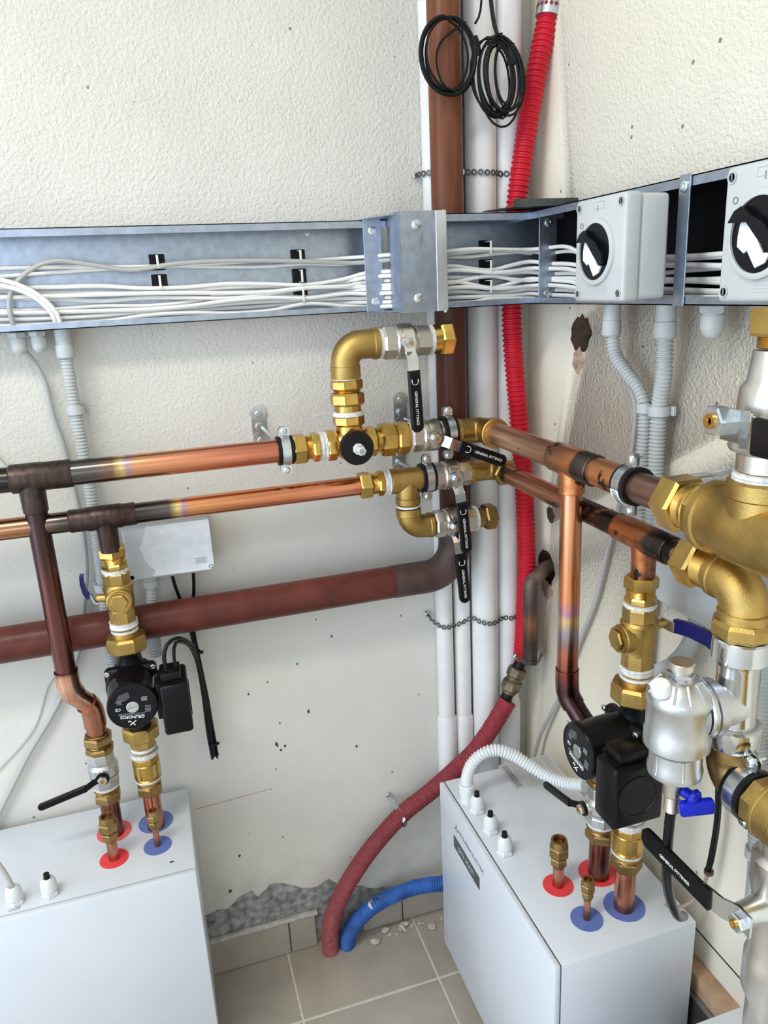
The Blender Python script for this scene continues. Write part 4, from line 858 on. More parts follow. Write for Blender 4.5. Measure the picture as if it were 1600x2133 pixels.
for x, nm in ((-.369, 'farthest'), (-.307, 'middle'), (-.247, 'nearest')):
    gland(f'{nm} of three white glands on the right cabinet', MR @ T(x, -.219, CZ1), cord=.0050, scale=1.15, m=glandpl, group='white cabinet glands')
# label on the right cabinet, barcode
sl = thing('rating_label', 'grey paper rating label with barcode on the right cabinet top', 'label', T(-.107, -.2345, CZ1))
MB().box((0, 0, .0006), (.118, .086, .0008)).build('paper_sheet', paper, sl)
mb = MB(); yy = .036
while yy > -.036:
    wd = random.choice((.0008, .0014, .0022)); mb.box((-.047, yy, .0011), (.013, wd, .0002)); yy -= wd+random.choice((.0008, .0012))
stuff(mb.build('barcode_print', inkg, sl))
mb = MB()
for i, (x, y0, y1) in enumerate(((-.033, .036, .010), (-.028, .036, .004), (-.021, .036, .012), (-.014, .036, .000), (-.004, .036, .015), (.002, .034, -.036), (.010, -.008, -.030), (.016, -.008, -.034), (.022, .03, -.02), (.030, .036, -.036), (.042, .036, -.010), (.046, .036, -.036), (.052, .036, -.036))):
    mb.box((x, (y0+y1)/2, .0011), (.0012, abs(y0-y1), .0002))
stuff(mb.build('text_lines', inkd, sl))
conduit('white corrugated conduit arching from right cabinet top past the pump', [(-.273, -.272, CZ1+.03), (-.272, -.272, CZ1+.055), (-.262, -.273, CZ1+.083), (-.240, -.276, CZ1+.103), (-.212, -.282, CZ1+.109), (-.182, -.295, CZ1+.098), (-.155, -.315, CZ1+.080), (-.130, -.340, CZ1+.066), (-.105, -.37, CZ1+.064), (-.085, -.40, CZ1+.075)], .0125, m=mat('pale_conduit_plastic', (.74, .76, .76), .45), adapter=((-.273, -.272, CZ1), (0, 0, 1), .040))

# ================================================================== FLARE STUBS on the cabinets
def flare(label, M, big):
    t = thing('flare_connector', label, 'fitting', M, 'brass flare connectors'); k = 1. if big else .68
    cu_ = stub_cu
    MB().lathe((0, 0, 0), ZP, [(0, .0095*k if big else .0058), (.052, .0095*k if big else .0058)], 20).build('copper_stub', cu_, t)
    MB().lathe((0, 0, 0), ZP, [(.040, .0105*k), (.046, .0125*k)], 18).hexn((0, 0, 0), ZP, .046, .046+.014*k, .0150*k, 6).lathe((0, 0, 0), ZP, [(.046+.014*k, .011*k), (.046+.020*k, .011*k)], 18).build('flare_body', brass_old, t)
    MB().hexn((0, 0, 0), ZP, .046+.018*k, .046+.036*k, .0178*k, 6).lathe((0, 0, 0), ZP, [(.046+.036*k, .0150*k), (.046+.049*k, .0135*k), (.046+.0495*k, .0095*k), (.046+.040*k, .0085*k)], 24).build('flare_nut', brass_old, t)
    MB().lathe((0, 0, 0), ZP, [(.046+.040*k, .0085*k), (.046+.044*k, .006*k), (.046+.046*k, .001)], 16).build('copper_bonnet', stub_cu, t)
    return t
stub_cu = ramp_mat('tarnished_copper_stub', 2, .5, .7, [(.5, (.42, .20, .14)), (.55, (.60, .27, .17)), (.60, (.50, .19, .12)), (.7, (.40, .16, .10))], rough=.28, noise=.4, streak=14)
flare('thick copper stub with brass flare nut on left cabinet', cabL.matrix_basis @ T(-.144, -.168, CZ1), True)
flare('thin copper stub with small brass flare nut on left cabinet', cabL.matrix_basis @ T(-.065, -.161, CZ1), False)
flare('thick copper stub with brass flare nut on right cabinet', MR @ T(-.144, -.168, CZ1), True)
flare('thin copper stub with small brass flare nut on right cabinet', MR @ T(-.065, -.161, CZ1), False)

# ================================================================== RETURN VALVE COLUMN (red rosette), local z absolute
def red_column(M, side, lev_ang, mcu):
    o = M.translation; zax = ZP
    t = thing('copper_stub', f'dark copper riser through the red rosette of the {side} cabinet', 'pipe', M @ T(0, 0, CZ1))
    MB().lathe((0, 0, 0), ZP, [(0, .0178), (.090, .0178)], 26).build('tube', mcu, t)
    def F(z): return (o.x, o.y, z)
    fit('compression_fitting', f'brass nut below the black-handled valve on the {side} cabinet', 'fitting', F(.598), zax, [('nut', 'h', 0, .018, .0255), ('thread', 'r', .018, .024, .0215), ('flange', 'h', .024, .031, .0245, 8), ('thread_tape', 't', .031, .036, .0235)], m=brass_old)
    A = M.to_3x3() @ Vector((0, -1, 0))
    Mv = frame(F(.633), (0, 0, 1), A)
    vt = ball_valve(f'silver ball valve with short black lever on the {side} cabinet', Mv, .074, .0275, lev_ang, lev=.118, handle='short', rise=.010, grip0=.030, gw=.0135, hub=.035, m=alu_d)
    fit('compression_fitting', f'brass nut above the black-handled valve on the {side} cabinet', 'fitting', F(.706), zax, [('flange', 'h', 0, .013, .0265, 8), ('thread', 'r', .013, .018, .0215), ('nut', 'h', .018, .036, .0275), ('ring', 'c', .036, .040, .0215)], m=brass_old)
alu_d = mat('dull_valve_plating', (.60, .61, .61), .38, .9, noise=.12, nscale=40)
dark_cu = ramp_mat('dark_copper_riser', 2, .5, .72, [(.5, (.30, .20, .16)), (.525, (.22, .11, .08)), (.58, (.26, .10, .07)), (.62, (.40, .15, .09)), (.72, (.40, .16, .10))], rough=.24, noise=.4, streak=4)
red_column(T(lowx, lowy, 0), 'left', math.radians(75+28), dark_cu)
red_column(T(rx, ry, 0) @ RZ(-PI/2), 'right', math.radians(90+14), dark_cu)

# ================================================================== PUMP COLUMN
def pump_column(M, side):
    o = M.translation; R3 = M.to_3x3(); dn = (0, 0, -1)
    def F(z): return (o.x, o.y, z)
    # valve group above the pump
    fit('compression_fitting', f'brass nut joining copper tee to the check valve of the {side} pump', 'fitting', F(1.108), dn, [('nut', 'h', 0, .020, .0245), ('thread', 'r', .020, .030, .0205), ('hex_body', 'h', .030, .041, .0232, 8), ('thread_tape', 't', .041, .049, .0228)], m=brass)
    t = thing('strainer_valve', f'brass valve body with round cap above the {side} pump', 'valve', M @ T(0, 0, .94))
    MB().hexn((0, 0, .122), dn, 0, .024, .0250, 8).lathe((0, 0, .122), dn, [(.022, .0235), (.026, .0268), (.034, .0268), (.035, .0252), (.060, .0252), (.064, .0235), (.074, .0235)], 30).hexn((0, 0, .122), dn, .072, .098, .0235, 8).build('body', brass_cast, t)
    cap = MB().lathe((0, 0, .074), (0, -1, 0), [(.010, .0215), (.030, .0215), (.031, .0195), (.036, .0195)], 30).build('strainer_cap', brass_cast, t)
    MB().hexn((0, 0, .074), (0, -1, 0), .036, .041, .0165, 6).build('cap_hex', brass_cast, cap)
    if side == 'left':
        MB().lathe((0, 0, .070), (-1, 0, .15), [(.018, .008), (.036, .007), (.040, .005)], 16).build('stem_boss', brass_cast, t)
        lv = MB().strap([(-.036, 0, .068), (-.042, 0, .070), (-.046, 0, .082), (-.055, 0, .086), (-.056, 0, .095)], .017, (0, 1, 0), .0024).build('lever', zinc, t)
        MB().strap([(-.050, 0, .080), (-.056, 0, .090), (-.058, 0, .108), (-.057, 0, .122)], .018, (0, 1, 0), .0065).build('grip', bluel, lv)
    else:
        MB().lathe((0, 0, .086), (0, 1, 0), [(.018, .008), (.040, .007), (.044, .005)], 16).build('stem_boss', brass_cast, t)
        lv = MB().strap([(-.01, .042, .086), (.02, .042, .088), (.03, .048, .092)], .016, (0, 0, 1), .0024).build('lever', zinc, t)
        MB().strap([(.02, .046, .090), (.05, .048, .096), (.088, .048, .099), (.096, .048, .097)], .021, (0, 0, 1), .007).build('grip', bluel, lv)
    fit('pump_union', f'large brass hexagon union nut on top of the {side} pump', 'fitting', F(.966), dn, [('thread_tape', 't', 0, .010, .0245), ('hex_neck', 'h', .008, .016, .0225, 8), ('tail_tape', 't', .015, .019, .0240), ('tailpiece', 'c', .018, .034, .0240), ('union_nut', 'h', .028, .058, .0370, 8)], m=brass_cast)
    # pump
    t = thing('circulation_pump', f'black circulation pump with round motor face on the {side} column', 'pump', M @ T(0, 0, .83), 'black circulation pumps')
    body = MB().lathe((0, 0, 0), ZP, [(-.092, .0245), (-.088, .0245), (-.080, .0205), (-.050, .0235), (-.030, .030), (.030, .030), (.050, .0235), (.070, .0205), (.078, .0245), (.082, .0245)], 26)
    body.lathe((0, .028, .004), (0, -1, 0), [(0, .040), (.006, .047), (.030, .049)], 32).build('volute', blackm, t)
    fl_ = MB().box((0, -.014, .010), (.092, .022, .086), .009, seg=3).build('motor_flange', blackm, t)
    for sx in (-1, 1):
        for sz in (-1, 1):
            s_ = MB(); bolt(s_, (sx*.040, -.025, .010+sz*.037), (0, -1, 0), .0050, .004); s_.build('flange_bolt', zinc, fl_)
    mot = MB().lathe((0, 0, .012), (0, -1, 0), [(.020, .0445), (.030, .0440), (.062, .0425), (.085, .0420), (.088, .0432), (.094, .0432), (.0965, .0415), (.097, .0400), (.0958, .0395)], 44).build('motor_can', blackp, t)
    face = MB().lathe((0, 0, .012), (0, -1, 0), [(.0930, .0398), (.0962, .0398)], 44).build('face_plate', mat('pump_face_' + side, (.004, .0045, .007), .25, spec=.25), t)
    fy = -.0962
    MB().lathe((0, fy, .012), (0, -1, 0), [(0, .0105), (.0015, .0105), (.0020, .0098)], 26).build('vent_screw', zinc, face)
    MB().box((0, fy-.0023, .012), (.018, .0006, .0012), R=Matrix.Rotation(-.25, 3, 'Y')).build('screw_slot', inkg, face)
    FR = frame((0, fy-.0002, .012), (-1, 0, 0), (0, -1, 0))       # lettering is upside down on this pump
    tilt = Matrix.Rotation(math.radians(-8), 4, 'Z')
    text_part('GRUNDFOS', .0076, ink, face, FR @ tilt @ T(0, .0190, 0), bold=.0001)
    mb = MB()
    for (a0, a1) in (((-.0050, .0250), (.0045, .0335)), ((-.0040, .0335), (.0008, .0292)), ((.0022, .0278), (.0060, .0250)), ((.0060, .0250), (.0078, .0276))):
        mb.tube([(a0[0], a0[1], .0002), (a1[0], a1[1], .0002)], .0008, 6)
    xform(mb, FR @ tilt @ T(-.001, .0015, 0)).build('emblem', ink, face)
    text_part('CE', .0075, ink, face, FR @ tilt @ T(.024, .004, 0))
    mb = MB()
    for k_ in range(5): mb.box((-.0255, .006-.0028*k_+.004, .0002), (.010, .0008, .0003))
    for k_ in range(2): mb.box((.001, .0125+.0024*k_, .0002), (.044, .0006, .0003))
    for k_ in range(3): mb.box((-.019, -.012-.003*k_, .0002), (.010, .0014, .0003))
    for k_ in range(3): mb.box((.022, -.006-.0028*k_, .0002), (.008, .0008, .0003))
    stuff(xform(mb, FR @ tilt).build('fine_print', inkd, face))
    MB().prism([(.028, -.012), (.020, -.026), (.004, -.030), (.002, -.020), (.010, -.014)], FR @ Vector((0, 0, 0)), FR.to_3x3() @ Vector((1, 0, 0)), FR.to_3x3() @ Vector((0, 1, 0)), (0, -1, 0), .0003).build('grey_panel', mat('pump_panel_' + side, (.07, .07, .075), .4), face)
    # terminal box on the +x side
    tb = MB().box((.072, -.056, -.010), (.050, .082, .098), .006, seg=3).box((.046, -.054, .004), (.014, .058, .070), .003).build('terminal_box', blackp, t)
    tc = MB().box((.069, -.062, .046), (.036, .044, .022), .003).build('cable_entry', blackp, tb)
    MB().lathe((.0972, -.058, -.010), (1, 0, 0), [(0, .0325), (.0012, .0325), (.0012, .0295), (-.002, .0280)], 36).build('cover_ring', blackm, tb)
    MB().box((.079, -.083, .0405), (.014, .012, .0015), R=None).build('entry_window', rubber, tb)
    MB().box((.040, -.060, .034), (.006, .034, .008), .001, seg=1, R=Matrix.Rotation(.5, 3, 'Y')).build('side_marking', mat('marking_grey_' + side, (.16, .16, .16), .5), t)
    # below the pump
    fit('pump_union', f'brass union nut with tailpiece under the {side} pump', 'fitting', F(.752), dn, [('union_nut', 'h', 0, .028, .0350, 8), ('tailpiece', 'h', .026, .046, .0245, 8), ('thread_tape', 't', .046, .052, .0240), ('neck', 'h', .052, .058, .0215, 8), ('lower_tape', 't', .057, .066, .0255)], m=brass_cast)
    fit('check_valve', f'smooth brass check valve under the {side} pump', 'valve', F(.686), dn, [('hex_end', 'h', 0, .016, .0262, 8), ('body', 'c', .014, .044, .0255), ('groove', 'r', .044, .052, .0245), ('lower_tape', 't', .050, .054, .0245), ('collar', 'h', .054, .062, .0232, 8)], m=brass)
    fit('compression_fitting', f'brass nut above blue rosette riser of the {side} cabinet', 'fitting', F(.625), dn, [('thread', 'r', 0, .006, .0215), ('nut', 'h', .004, .024, .0252)], m=brass_old)
    t = thing('copper_stub', f'copper riser through the blue rosette of the {side} cabinet', 'pipe', M @ T(0, 0, CZ1))
    MB().lathe((0, 0, 0), ZP, [(0, .0165), (.090, .0165)], 26).build('tube', riser_cu, t)
riser_cu = ramp_mat('streaked_copper_riser', 2, .5, .62, [(.5, (.45, .20, .14)), (.54, (.66, .27, .17)), (.62, (.74, .28, .18))], rough=.24, noise=.5, streak=5)
pump_column(T(-.877, -.125, 0), 'left')
pump_column(T(-.139, -.612, 0) @ RZ(-PI/2), 'right')
# left pump wiring
cable('pump_cable', 'black pump cable looping over left pump terminal box', [(-.814, -.200, .890), (-.814, -.200, .918), (-.806, -.195, .936), (-.790, -.180, .938), (-.775, -.15, .918), (-.762, -.11, .882), (-.756, -.075, .82), (-.752, -.055, .74), (-.750, -.05, .66), (-.748, -.05, .60)], .0036, rubber)
cable('pump_cable', 'thin black pump cable beside the looping cable on left pump', [(-.798, -.192, .888), (-.797, -.19, .915), (-.792, -.182, .930), (-.778, -.155, .916), (-.766, -.12, .885), (-.758, -.08, .83), (-.755, -.058, .75), (-.755, -.05, .66), (-.752, -.05, .595)], .0030, rubber)
cable('pump_cable', 'black cable leaving junction box left gland, tied to hanging bundle', [(-.783, -.030, 1.005), (-.779, -.028, .975), (-.770, -.022, .93), (-.762, -.022, .88), (-.757, -.03, .83), (-.750, -.035, .74), (-.748, -.04, .66), (-.746, -.045, .60), (-.744, -.045, .592), (-.742, -.045, .60), (-.744, -.043, .66), (-.750, -.035, .74)], .0034, rubber)
cable('pump_cable', 'black cable leaving junction box right gland, tied to hanging bundle', [(-.742, -.030, 1.008), (-.745, -.027, .97), (-.751, -.022, .93), (-.756, -.021, .88), (-.752, -.03, .81), (-.746, -.035, .72), (-.743, -.04, .62), (-.741, -.042, .596)], .0034, rubber)
for c, nm in (((-.757, -.070, .852), 'upper'), ((-.748, -.048, .63), 'lower'), ((-.757, -.024, .895), 'top')):
    o = MB().lathe((c[0], c[1], c[2]-.003), ZP, [(0, .0088), (.006, .0088)], 14).box((c[0]+.010, c[1]-.004, c[2]), (.007, .004, .005)).build('cable_tie', rubber); tag(o, f'{nm} black tie around the hanging black pump cables', 'cable tie', 'ties on black pump cables')

# ================================================================== JUNCTION BOXES
jb = thing('junction_box', 'grey junction box with white smear behind lower copper pipe', 'junction box', (-.782, 0, 1.02))
MB().box((-.7815, -.026, 1.0665), (.158, .048, .1020), .003).build('box_body', greypl, jb, True)
lid = MB().box((-.7815, -.056, 1.0665), (.160, .016, .1040), .005, seg=3).build('lid', mat('pale_grey_lid', (.58, .61, .64), .35), jb, True)
sm = jag([(-.818, 1.1175, 0), (-.826, 1.095, 0), (-.833, 1.078, 0), (-.829, 1.060, 0), (-.822, 1.045, 0), (-.812, 1.030, 0), (-.817, 1.0195, 0)], .0015, .006)
MB().prism(sm+[(-.708, 1.0170), (-.703, 1.022), (-.7035, 1.1175)], (0, -.0642, 0), XP, ZP, (0, -1, 0), .0004).build('white_smear', mat('white_smear_paint', (.80, .83, .87), .45, noise=.08, nscale=60), lid, True)
for x in (-.855, -.709):
    MB().lathe((x, -.0640, 1.0225), (0, -1, 0), [(0, .0042), (.0008, .0042), (.0008, .003), (-.001, .003)], 14).build('lid_screw', rubber, lid, True)
MB().box((-.7265, -.0648, 1.0375), (.024, .0004, .014)).build('sticker', mat('faint_sticker', (.66, .69, .72), .5), lid, True)
mb = MB()
for k in range(3): mb.box((-.7265, -.0652, 1.0415-.0035*k), (.017, .0003, .0011))
stuff(mb.build('sticker_print', inkd, lid, True))
for x in (-.783, -.742):
    MB().lathe((x, -.030, 1.016), (0, 0, -1), [(0, .0125), (.006, .0125), (.011, .0085), (.012, .005)], 18).build('gland', greypl, jb, True)
conduit('short grey conduit stub under the junction box behind brown pipe', [(-.823, -.030, .995), (-.826, -.030, .96), (-.830, -.028, .92), (-.834, -.026, .84)], .0118, adapter=((-.823, -.030, 1.017), (0, 0, -1), .030))
jr = thing('junction_box', 'flat grey metal box on the right wall behind brass fittings', 'junction box', (0, -.62, 1.02))
MB().box((-.024, -.640, 1.115), (.046, .250, .175), .003).build('box_body', greypl, jr, True)
MB().box((-.0490, -.640, 1.115), (.004, .254, .179), .001, seg=1).build('lid', greypl, jr, True)
MB().box((-.030, -.640, 1.2055), (.056, .262, .004), .0005, seg=1).build('top_rail', galv, jr, True)

# ================================================================== RIGHT EDGE: BRASS TEE, VALVE, SEPARATOR
fit('compression_fitting', 'large brass compression nut and gold threads at end of upper right pipe', 'fitting', (XB1, -.700, ZA1), YM, [('nut', 'h', 0, .036, .0365), ('thread', 'r', .036, .052, .0290), ('ring', 'c', .052, .058, .0325), ('hex_body', 'h', .058, .080, .0360, 8)], m=brass)
bt = thing('brass_tee', 'large brass tee at the right picture edge, branch rising to valve', 'fitting', (XB1, -.85, ZA1))
MB().lathe((XB1, -.775, ZA1), YM, [(0, .0400), (.003, .0430), (.012, .0430), (.014, .0400), (.040, .0400), (.045, .042), (.10, .042), (.15, .0400), (.16, .0430), (.175, .0430)], 36).lathe((XB1, -.850, ZA1), ZP, [(0, .037), (.040, .0365), (.042, .0385), (.058, .0385), (.060, .036)], 32).build('body', brass_cast, bt, True)
fit('thread_seal', 'white tape above the large brass tee', 'sealing tape', (XB1, -.850, ZA1+.058), ZP, [('thread', 'r', 0, .012, .030), ('tape_wrap', 't', .001, .011, .0325)])
vv = thing('ball_valve', 'upright nickel valve above large brass tee at right edge', 'valve', (XB1, -.850, 1.318), 'ball valves')
MB().lathe((0, 0, 0), ZP, [(0, .0305), (.018, .0305), (.022, .0385), (.026, .0405), (.030, .0385), (.034, .0345), (.070, .0345), (.086, .0330), (.094, .0270), (.124, .0235)], 36).build('body', nickel, vv)
MB().lathe((0, 0, .052), (-1, 0, 0), [(.026, .014), (.046, .012)], 20).build('stem_boss', nickel, vv)
lv = MB().box((-.0500, -.006, .052), (.004, .040, .034), .001, seg=1).build('lever', chrome, vv)
MB().hexn((-.050, .012, .056), (-1, 0, 0), .0, .016, .0165, 6).build('stem_nut', zinc, lv)
MB().lathe((-.050, .012, .056), (-1, 0, 0), [(.012, .0085), (.0185, .0080), (.0185, .004), (.016, .003)], 18).build('stem_end', brass, lv)
MB().strap([(-.050, -.012, .052), (-.056, -.030, .050), (-.062, -.045, .050), (-.062, -.20, .050)], .034, (0, 0, 1), .003).build('lever_arm', chrome, vv)
MB().box((-.063, -.125, .050), (.012, .160, .038), .004).build('grip', blackp, vv)
fit('end_fitting', 'brass nut atop the upright valve below the cut-off switch box', 'fitting', (XB1, -.850, 1.444), ZP, [('thread', 'r', 0, .012, .021), ('nut', 'h', .012, .040, .0290)], m=brass)
fit('conduit_stub', 'grey plastic sleeve under the cut-off switch box', 'conduit', (-.135, -.830, Z0+.002), (0, 0, -1), [('sleeve', 'c', 0, .045, .0150)], m=greyc)

fit('compression_fitting', 'brass compression nut with gold threads at end of lower right pipe', 'fitting', (XB2, -.700, ZA2), YM, [('nut', 'h', 0, .034, .0325), ('thread', 'r', .034, .058, .0265), ('collar', 'c', .056, .066, .0285)], m=brass)
SX, SY = XB2, -.806
elbow('large brass elbow above the chrome separator column', [(SX, -.760, ZA2), (SX, -.772, ZA2)]+arc((SX, -.774, ZA2-.032), (0, 0, 1), (0, -1, 0), .032, 0, PI/2, 10)+[(SX, SY, 1.118)], .0282, brass_cast, [((SX, -.760, ZA2), YM, .010, .0300, 0), ((SX, SY, 1.135), (0, 0, -1), .014, .0305, 0), ((SX, SY, 1.123), (0, 0, -1), .022, .0365, 8)])
sp = thing('dirt_separator', 'silver magnetic dirt separator hanging on a chrome tube', 'separator', (SX, SY, .96))
MB().lathe((SX, SY, 0), ZP, [(.955, .0325), (.957, .0335), (.981, .0335), (.984, .0300), (.985, .0250), (1.062, .0250), (1.070, .0290), (1.072, .0330), (1.098, .0330), (1.100, .0310)], 40).build('flow_tube', chrome, sp, True)
ax_ = Vector((-1, .10, 0)).normalized(); pc = Vector((SX, SY, 1.010))
MB().lathe(pc, ax_, [(.0, .026), (.026, .028), (.030, .0345), (.040, .0360), (.042, .0360)], 36).hexn(pc, ax_, .042, .054, .0375, 12).build('port_collar', alu, sp, True)
MB().lathe(pc, ax_, [(.054, .0350), (.056, .0340)], 36).build('gasket', rubber, sp, True)
MB().lathe(pc, ax_, [(.056, .0345), (.064, .0340), (.080, .026)], 36).build('port_cone', mat('grey_port_plastic', (.40, .42, .44), .4, .6), sp, True)
FX, FY = -.2130, -.797
cn = MB().lathe((FX, FY, 0), ZP, [(.922, .0280), (.925, .0325), (.933, .0335), (.940, .0315), (.958, .0315), (.962, .0345), (.966, .0395), (.983, .0395), (.987, .0380), (1.022, .0380), (1.024, .0388), (1.032, .0388), (1.036, .0375), (1.054, .0240), (1.056, .018)], 48).build('canister', alu, sp, True)
for k in range(12):
    a = 2*PI*k/12+.2; d = Vector((math.cos(a), math.sin(a), 0))
    MB().tube([Vector((FX, FY, 1.0375))+d*.0372, Vector((FX, FY, 1.0555))+d*.0225], .0016, 6).build('rib', alu, cn, True)
for a in (3.35, 4.35):
    d = Vector((math.cos(a), math.sin(a), 0)); MB().tube([Vector((FX, FY, .932))+d*.0335, Vector((FX, FY, .938))+d*.0318, Vector((FX, FY, .958))+d*.0316], .0014, 6).build('raised_edge', alu, cn, True)
MB().hexn((FX, FY, 1.052), ZP, 0, .012, .0185, 6).build('top_hex', chrome, sp, True)
MB().lathe((FX, FY, 1.064), ZP, [(0, .0120), (.004, .0120), (.0042, .0152), (.012, .0152), (.013, .0140)], 30).build('top_plug', nickel, sp, True)
wv = Vector((FX-.030, FY-.006, 1.040))
MB().lathe(wv, (-.25, 0, 1), [(0, .0070), (.004, .0070)], 18).build('vent_seat', brass_old, sp, True)
MB().lathe(wv, (-.25, 0, 1), [(.003, .0105), (.005, .0118), (.018, .0116), (.0205, .009)], 26).build('white_vent_cap', whitepl, sp, True)
MB().lathe((FX, FY, .922), (0, 0, -1), [(0, .0140), (.008, .0140), (.010, .0125), (.030, .0120)], 22).build('drain_body', nickel, sp, True)
dk = MB().lathe((FX+.006, FY-.012, .902), Vector((.35, -1, -.1)), [(0, .007), (.010, .007), (.013, .0115), (.018, .0105), (.021, .006)], 20).build('drain_knob', bluep, sp, True)
MB().box((FX+.012, FY-.030, .890), (.042, .012, .020), .004, seg=3, R=Matrix.Rotation(-.35, 3, 'Z') @ Matrix.Rotation(-.12, 3, 'Y')).build('drain_wing', bluep, dk, True)
k = 9; MB().lathe((FX, FY, .892), (0, 0, -1), [(.024*i/(2*k)+0, .0082 if i % 2 else .0098) for i in range(2*k+1)], 20).build('hose_barb', nickel, sp, True)
cable('drain_hose', 'black glossy drain hose hanging from the separator', [(FX, FY, .876), (-.212, -.794, .84), (-.209, -.79, .799), (-.204, -.787, .755), (-.193, -.78, .715), (-.172, -.768, .67), (-.147, -.75, .632), (-.125, -.735, .612)], .0066, mat('glossy_black_hose', (.004, .004, .006), .22, spec=.3), n=12)
# elbow below the column, clamp, brass body toward the viewer
elbow('dark brass elbow below the separator column', [(SX, SY, .956), (SX, SY, .935)]+arc((SX, SY-.026, .932), (0, 1, 0), (0, 0, -1), .026, 0, PI/2, 8)+[(SX, SY-.040, .906)], .0285, brass_old, [((SX, SY, .957), (0, 0, -1), .020, .0305, 0)])
clamp('rubber lined clamp on the brass pipe below the separator', (SX, -.842, .906), YM, (-1, 0, 0), .0285, .030, rod=(0, 0, -.135))
fit('brass_tee', 'brass fitting cut off by right edge below the separator', 'fitting', (SX, -.856, .906), YM, [('hex_end', 'h', 0, .022, .0345, 8), ('ring', 'c', .022, .028, .0385), ('body', 'c', .026, .055, .0370), ('second_ring', 'c', .052, .060, .0390), ('far_body', 'c', .058, .12, .0370)], m=brass_cast)
lvv = thing('ball_valve', 'large grey valve with long black lever at lower right edge', 'valve', (SX, -.915, .72), 'ball valves')
MB().lathe((SX, -.900, 0), ZP, [(.50, .022), (.64, .022), (.66, .030), (.71, .030), (.72, .027), (.76, .029), (.80, .028), (.82, .033), (.855, .033), (.860, .026), (.885, .026)], 36).build('body', nickel, lvv, True)
MB().lathe((SX, -.905, .795), (-1, 0, 0), [(.02, .018), (.058, .014)], 22).build('stem_boss', zinc, lvv, True)
lv = MB().strap([(-.199, -.926, .797), (-.199, -.905, .797), (-.208, -.890, .797), (-.2125, -.862, .797)], .028, (0, 0, 1), .003).build('lever', chrome, lvv, True)
MB().hexn((-.198, -.912, .795), (-1, 0, 0), 0, .012, .0115, 6).build('stem_nut', zinc, lv, True)
MB().lathe((-.198, -.912, .795), (-1, 0, 0), [(.008, .0058), (.0145, .0055), (.0145, .003), (.012, .002)], 16).build('stem_end', brass, lv, True)
Bm = frame((-.2135, -.876, .797), (0, 1, -.03), (-1, 0, 0))
gg = xform(pill(MB(), 0, .130, .030, .0115, -.005, .95), Bm).build('grip', blackp, lv, True)
text_part(GF, .0066, ink, gg, Bm @ T(.058, 0, .0067) @ RZ(PI), world=True)
# black wires behind the separator
for k in range(2):
    cable('sensor_wire', ('farther', 'nearer')[k]+' black sensor wire of the pair hanging on right wall', [(-.020-.006*k, -.655-.005*k, .95), (-.020-.006*k, -.664-.005*k, .80), (-.024-.006*k, -.676-.004*k, .717), (-.026-.003*k, -.674, .640), (-.028-.002*k, -.670, .605)], .0040, rubber, 'paired black wires on the right wall')
cable('sensor_wire', 'thin tan wire tail looping behind the right cabinet', [(-.028, -.670, .606), (-.030, -.667, .58), (-.034, -.66, .555), (-.05, -.655, .535), (-.075, -.65, .532), (-.10, -.66, .56)], .0030, mat('tan_wire', (.36, .27, .20), .5))
o = MB().lathe((-.0275, -.671, .603), ZP, [(0, .0075), (.006, .0075)], 14).build('cable_tie', mat('brown_tie', (.10, .05, .03), .5)); tag(o, 'brown tie around the pair of black wires on right wall', 'cable tie')
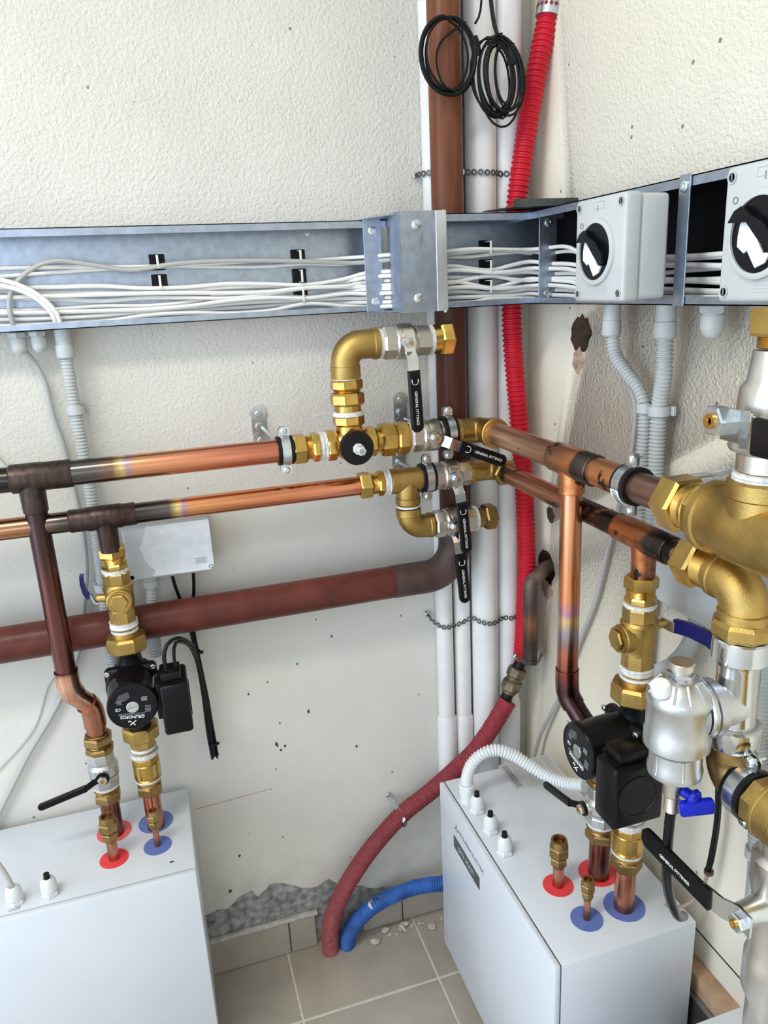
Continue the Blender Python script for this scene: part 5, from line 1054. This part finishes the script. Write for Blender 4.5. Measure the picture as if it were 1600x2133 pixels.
# board, and a rail painted dark as the shadow below it, behind the right cabinet
bd = thing('wall_board', 'raw wooden board at foot of right wall behind cabinet', 'board', (-.02, -.75, .36)); MB().box((-.014, -.73, .370), (.028, .60, .036), .002).build('plank', wood, bd, True)
rl = thing('shadow_rail', 'rail painted dark as the shadow below the wooden board behind right cabinet', 'rail', (-.03, -.75, .30)); MB().box((-.030, -.73, .300), (.012, .60, .100), .001, seg=1).build('web', mat('painted_rail_shadow', (.03, .028, .027), .5), rl, True); MB().box((-.020, -.73, .3505), (.034, .60, .002)).build('top_edge', galv, rl, True)

# ================================================================== BLACK CABLE COILS in the corner
def coil(name, label, c, rx_, rz_, turns, r, tilt, jit, tail, inner=.85):
    c = Vector(c); t = thing(name, label, 'cable coil', c)
    pts = []
    for k in range(turns):
        jx, jz, jy = random.uniform(-jit, jit), random.uniform(-jit, jit), random.uniform(-.004, .010); sr = random.uniform(inner, 1.04)
        dx = random.uniform(-jit, jit)
        for i in range(24):
            a = PI/2+2*PI*i/24; x = rx_*sr*math.cos(a)+jx*math.sin(a/2); z = rz_*(1+(sr-1)*.5)*math.sin(a)+jz*(1-math.sin(a))/2
            pts.append(c+Vector((x*math.cos(tilt)-z*math.sin(tilt)+dx, -jy-.002*k*0, x*math.sin(tilt)+z*math.cos(tilt))))
    MB().tube(curve(pts, .009), r, 7).build('wound_cable', rubber, t, True)
    for tl in tail: MB().tube(curve(tl, .012), r, 7).build('cable_tail', rubber, t, True)
    return t
c1 = coil('cable_coil', 'round black cable coil hanging in front of brown pipe', (-.219, -.118, 1.895), .048, .058, 8, .0020, .05, .0060, [[(-.168, -.120, 1.945), (-.157, -.118, 1.965), (-.150, -.116, 2.03)], [(-.187, -.124, 1.945), (-.232, -.126, 1.915), (-.243, -.126, 1.885), (-.232, -.126, 1.850), (-.205, -.124, 1.838)]])
MB().lathe((-.172, -.120, 1.925), Vector((.3, 0, -1)), [(0, .0075), (.010, .0085), (.030, .0075)], 12).build('tie_wrap', rubber, c1, True)
c2 = coil('cable_coil', 'long oval black cable coil beside the red conduit', (-.124, -.122, 1.862), .040, .066, 15, .0020, .10, .0125, [[(-.143, -.112, 2.04), (-.135, -.116, 1.96), (-.128, -.120, 1.928)], [(-.139, -.112, 2.04), (-.131, -.116, 1.96), (-.124, -.120, 1.928)]], inner=.35)
MB().lathe((-.105, -.124, 1.915), Vector((.15, 0, -1)), [(0, .0085), (.012, .0095), (.032, .0075)], 12).build('tie_wrap', rubber, c2, True)
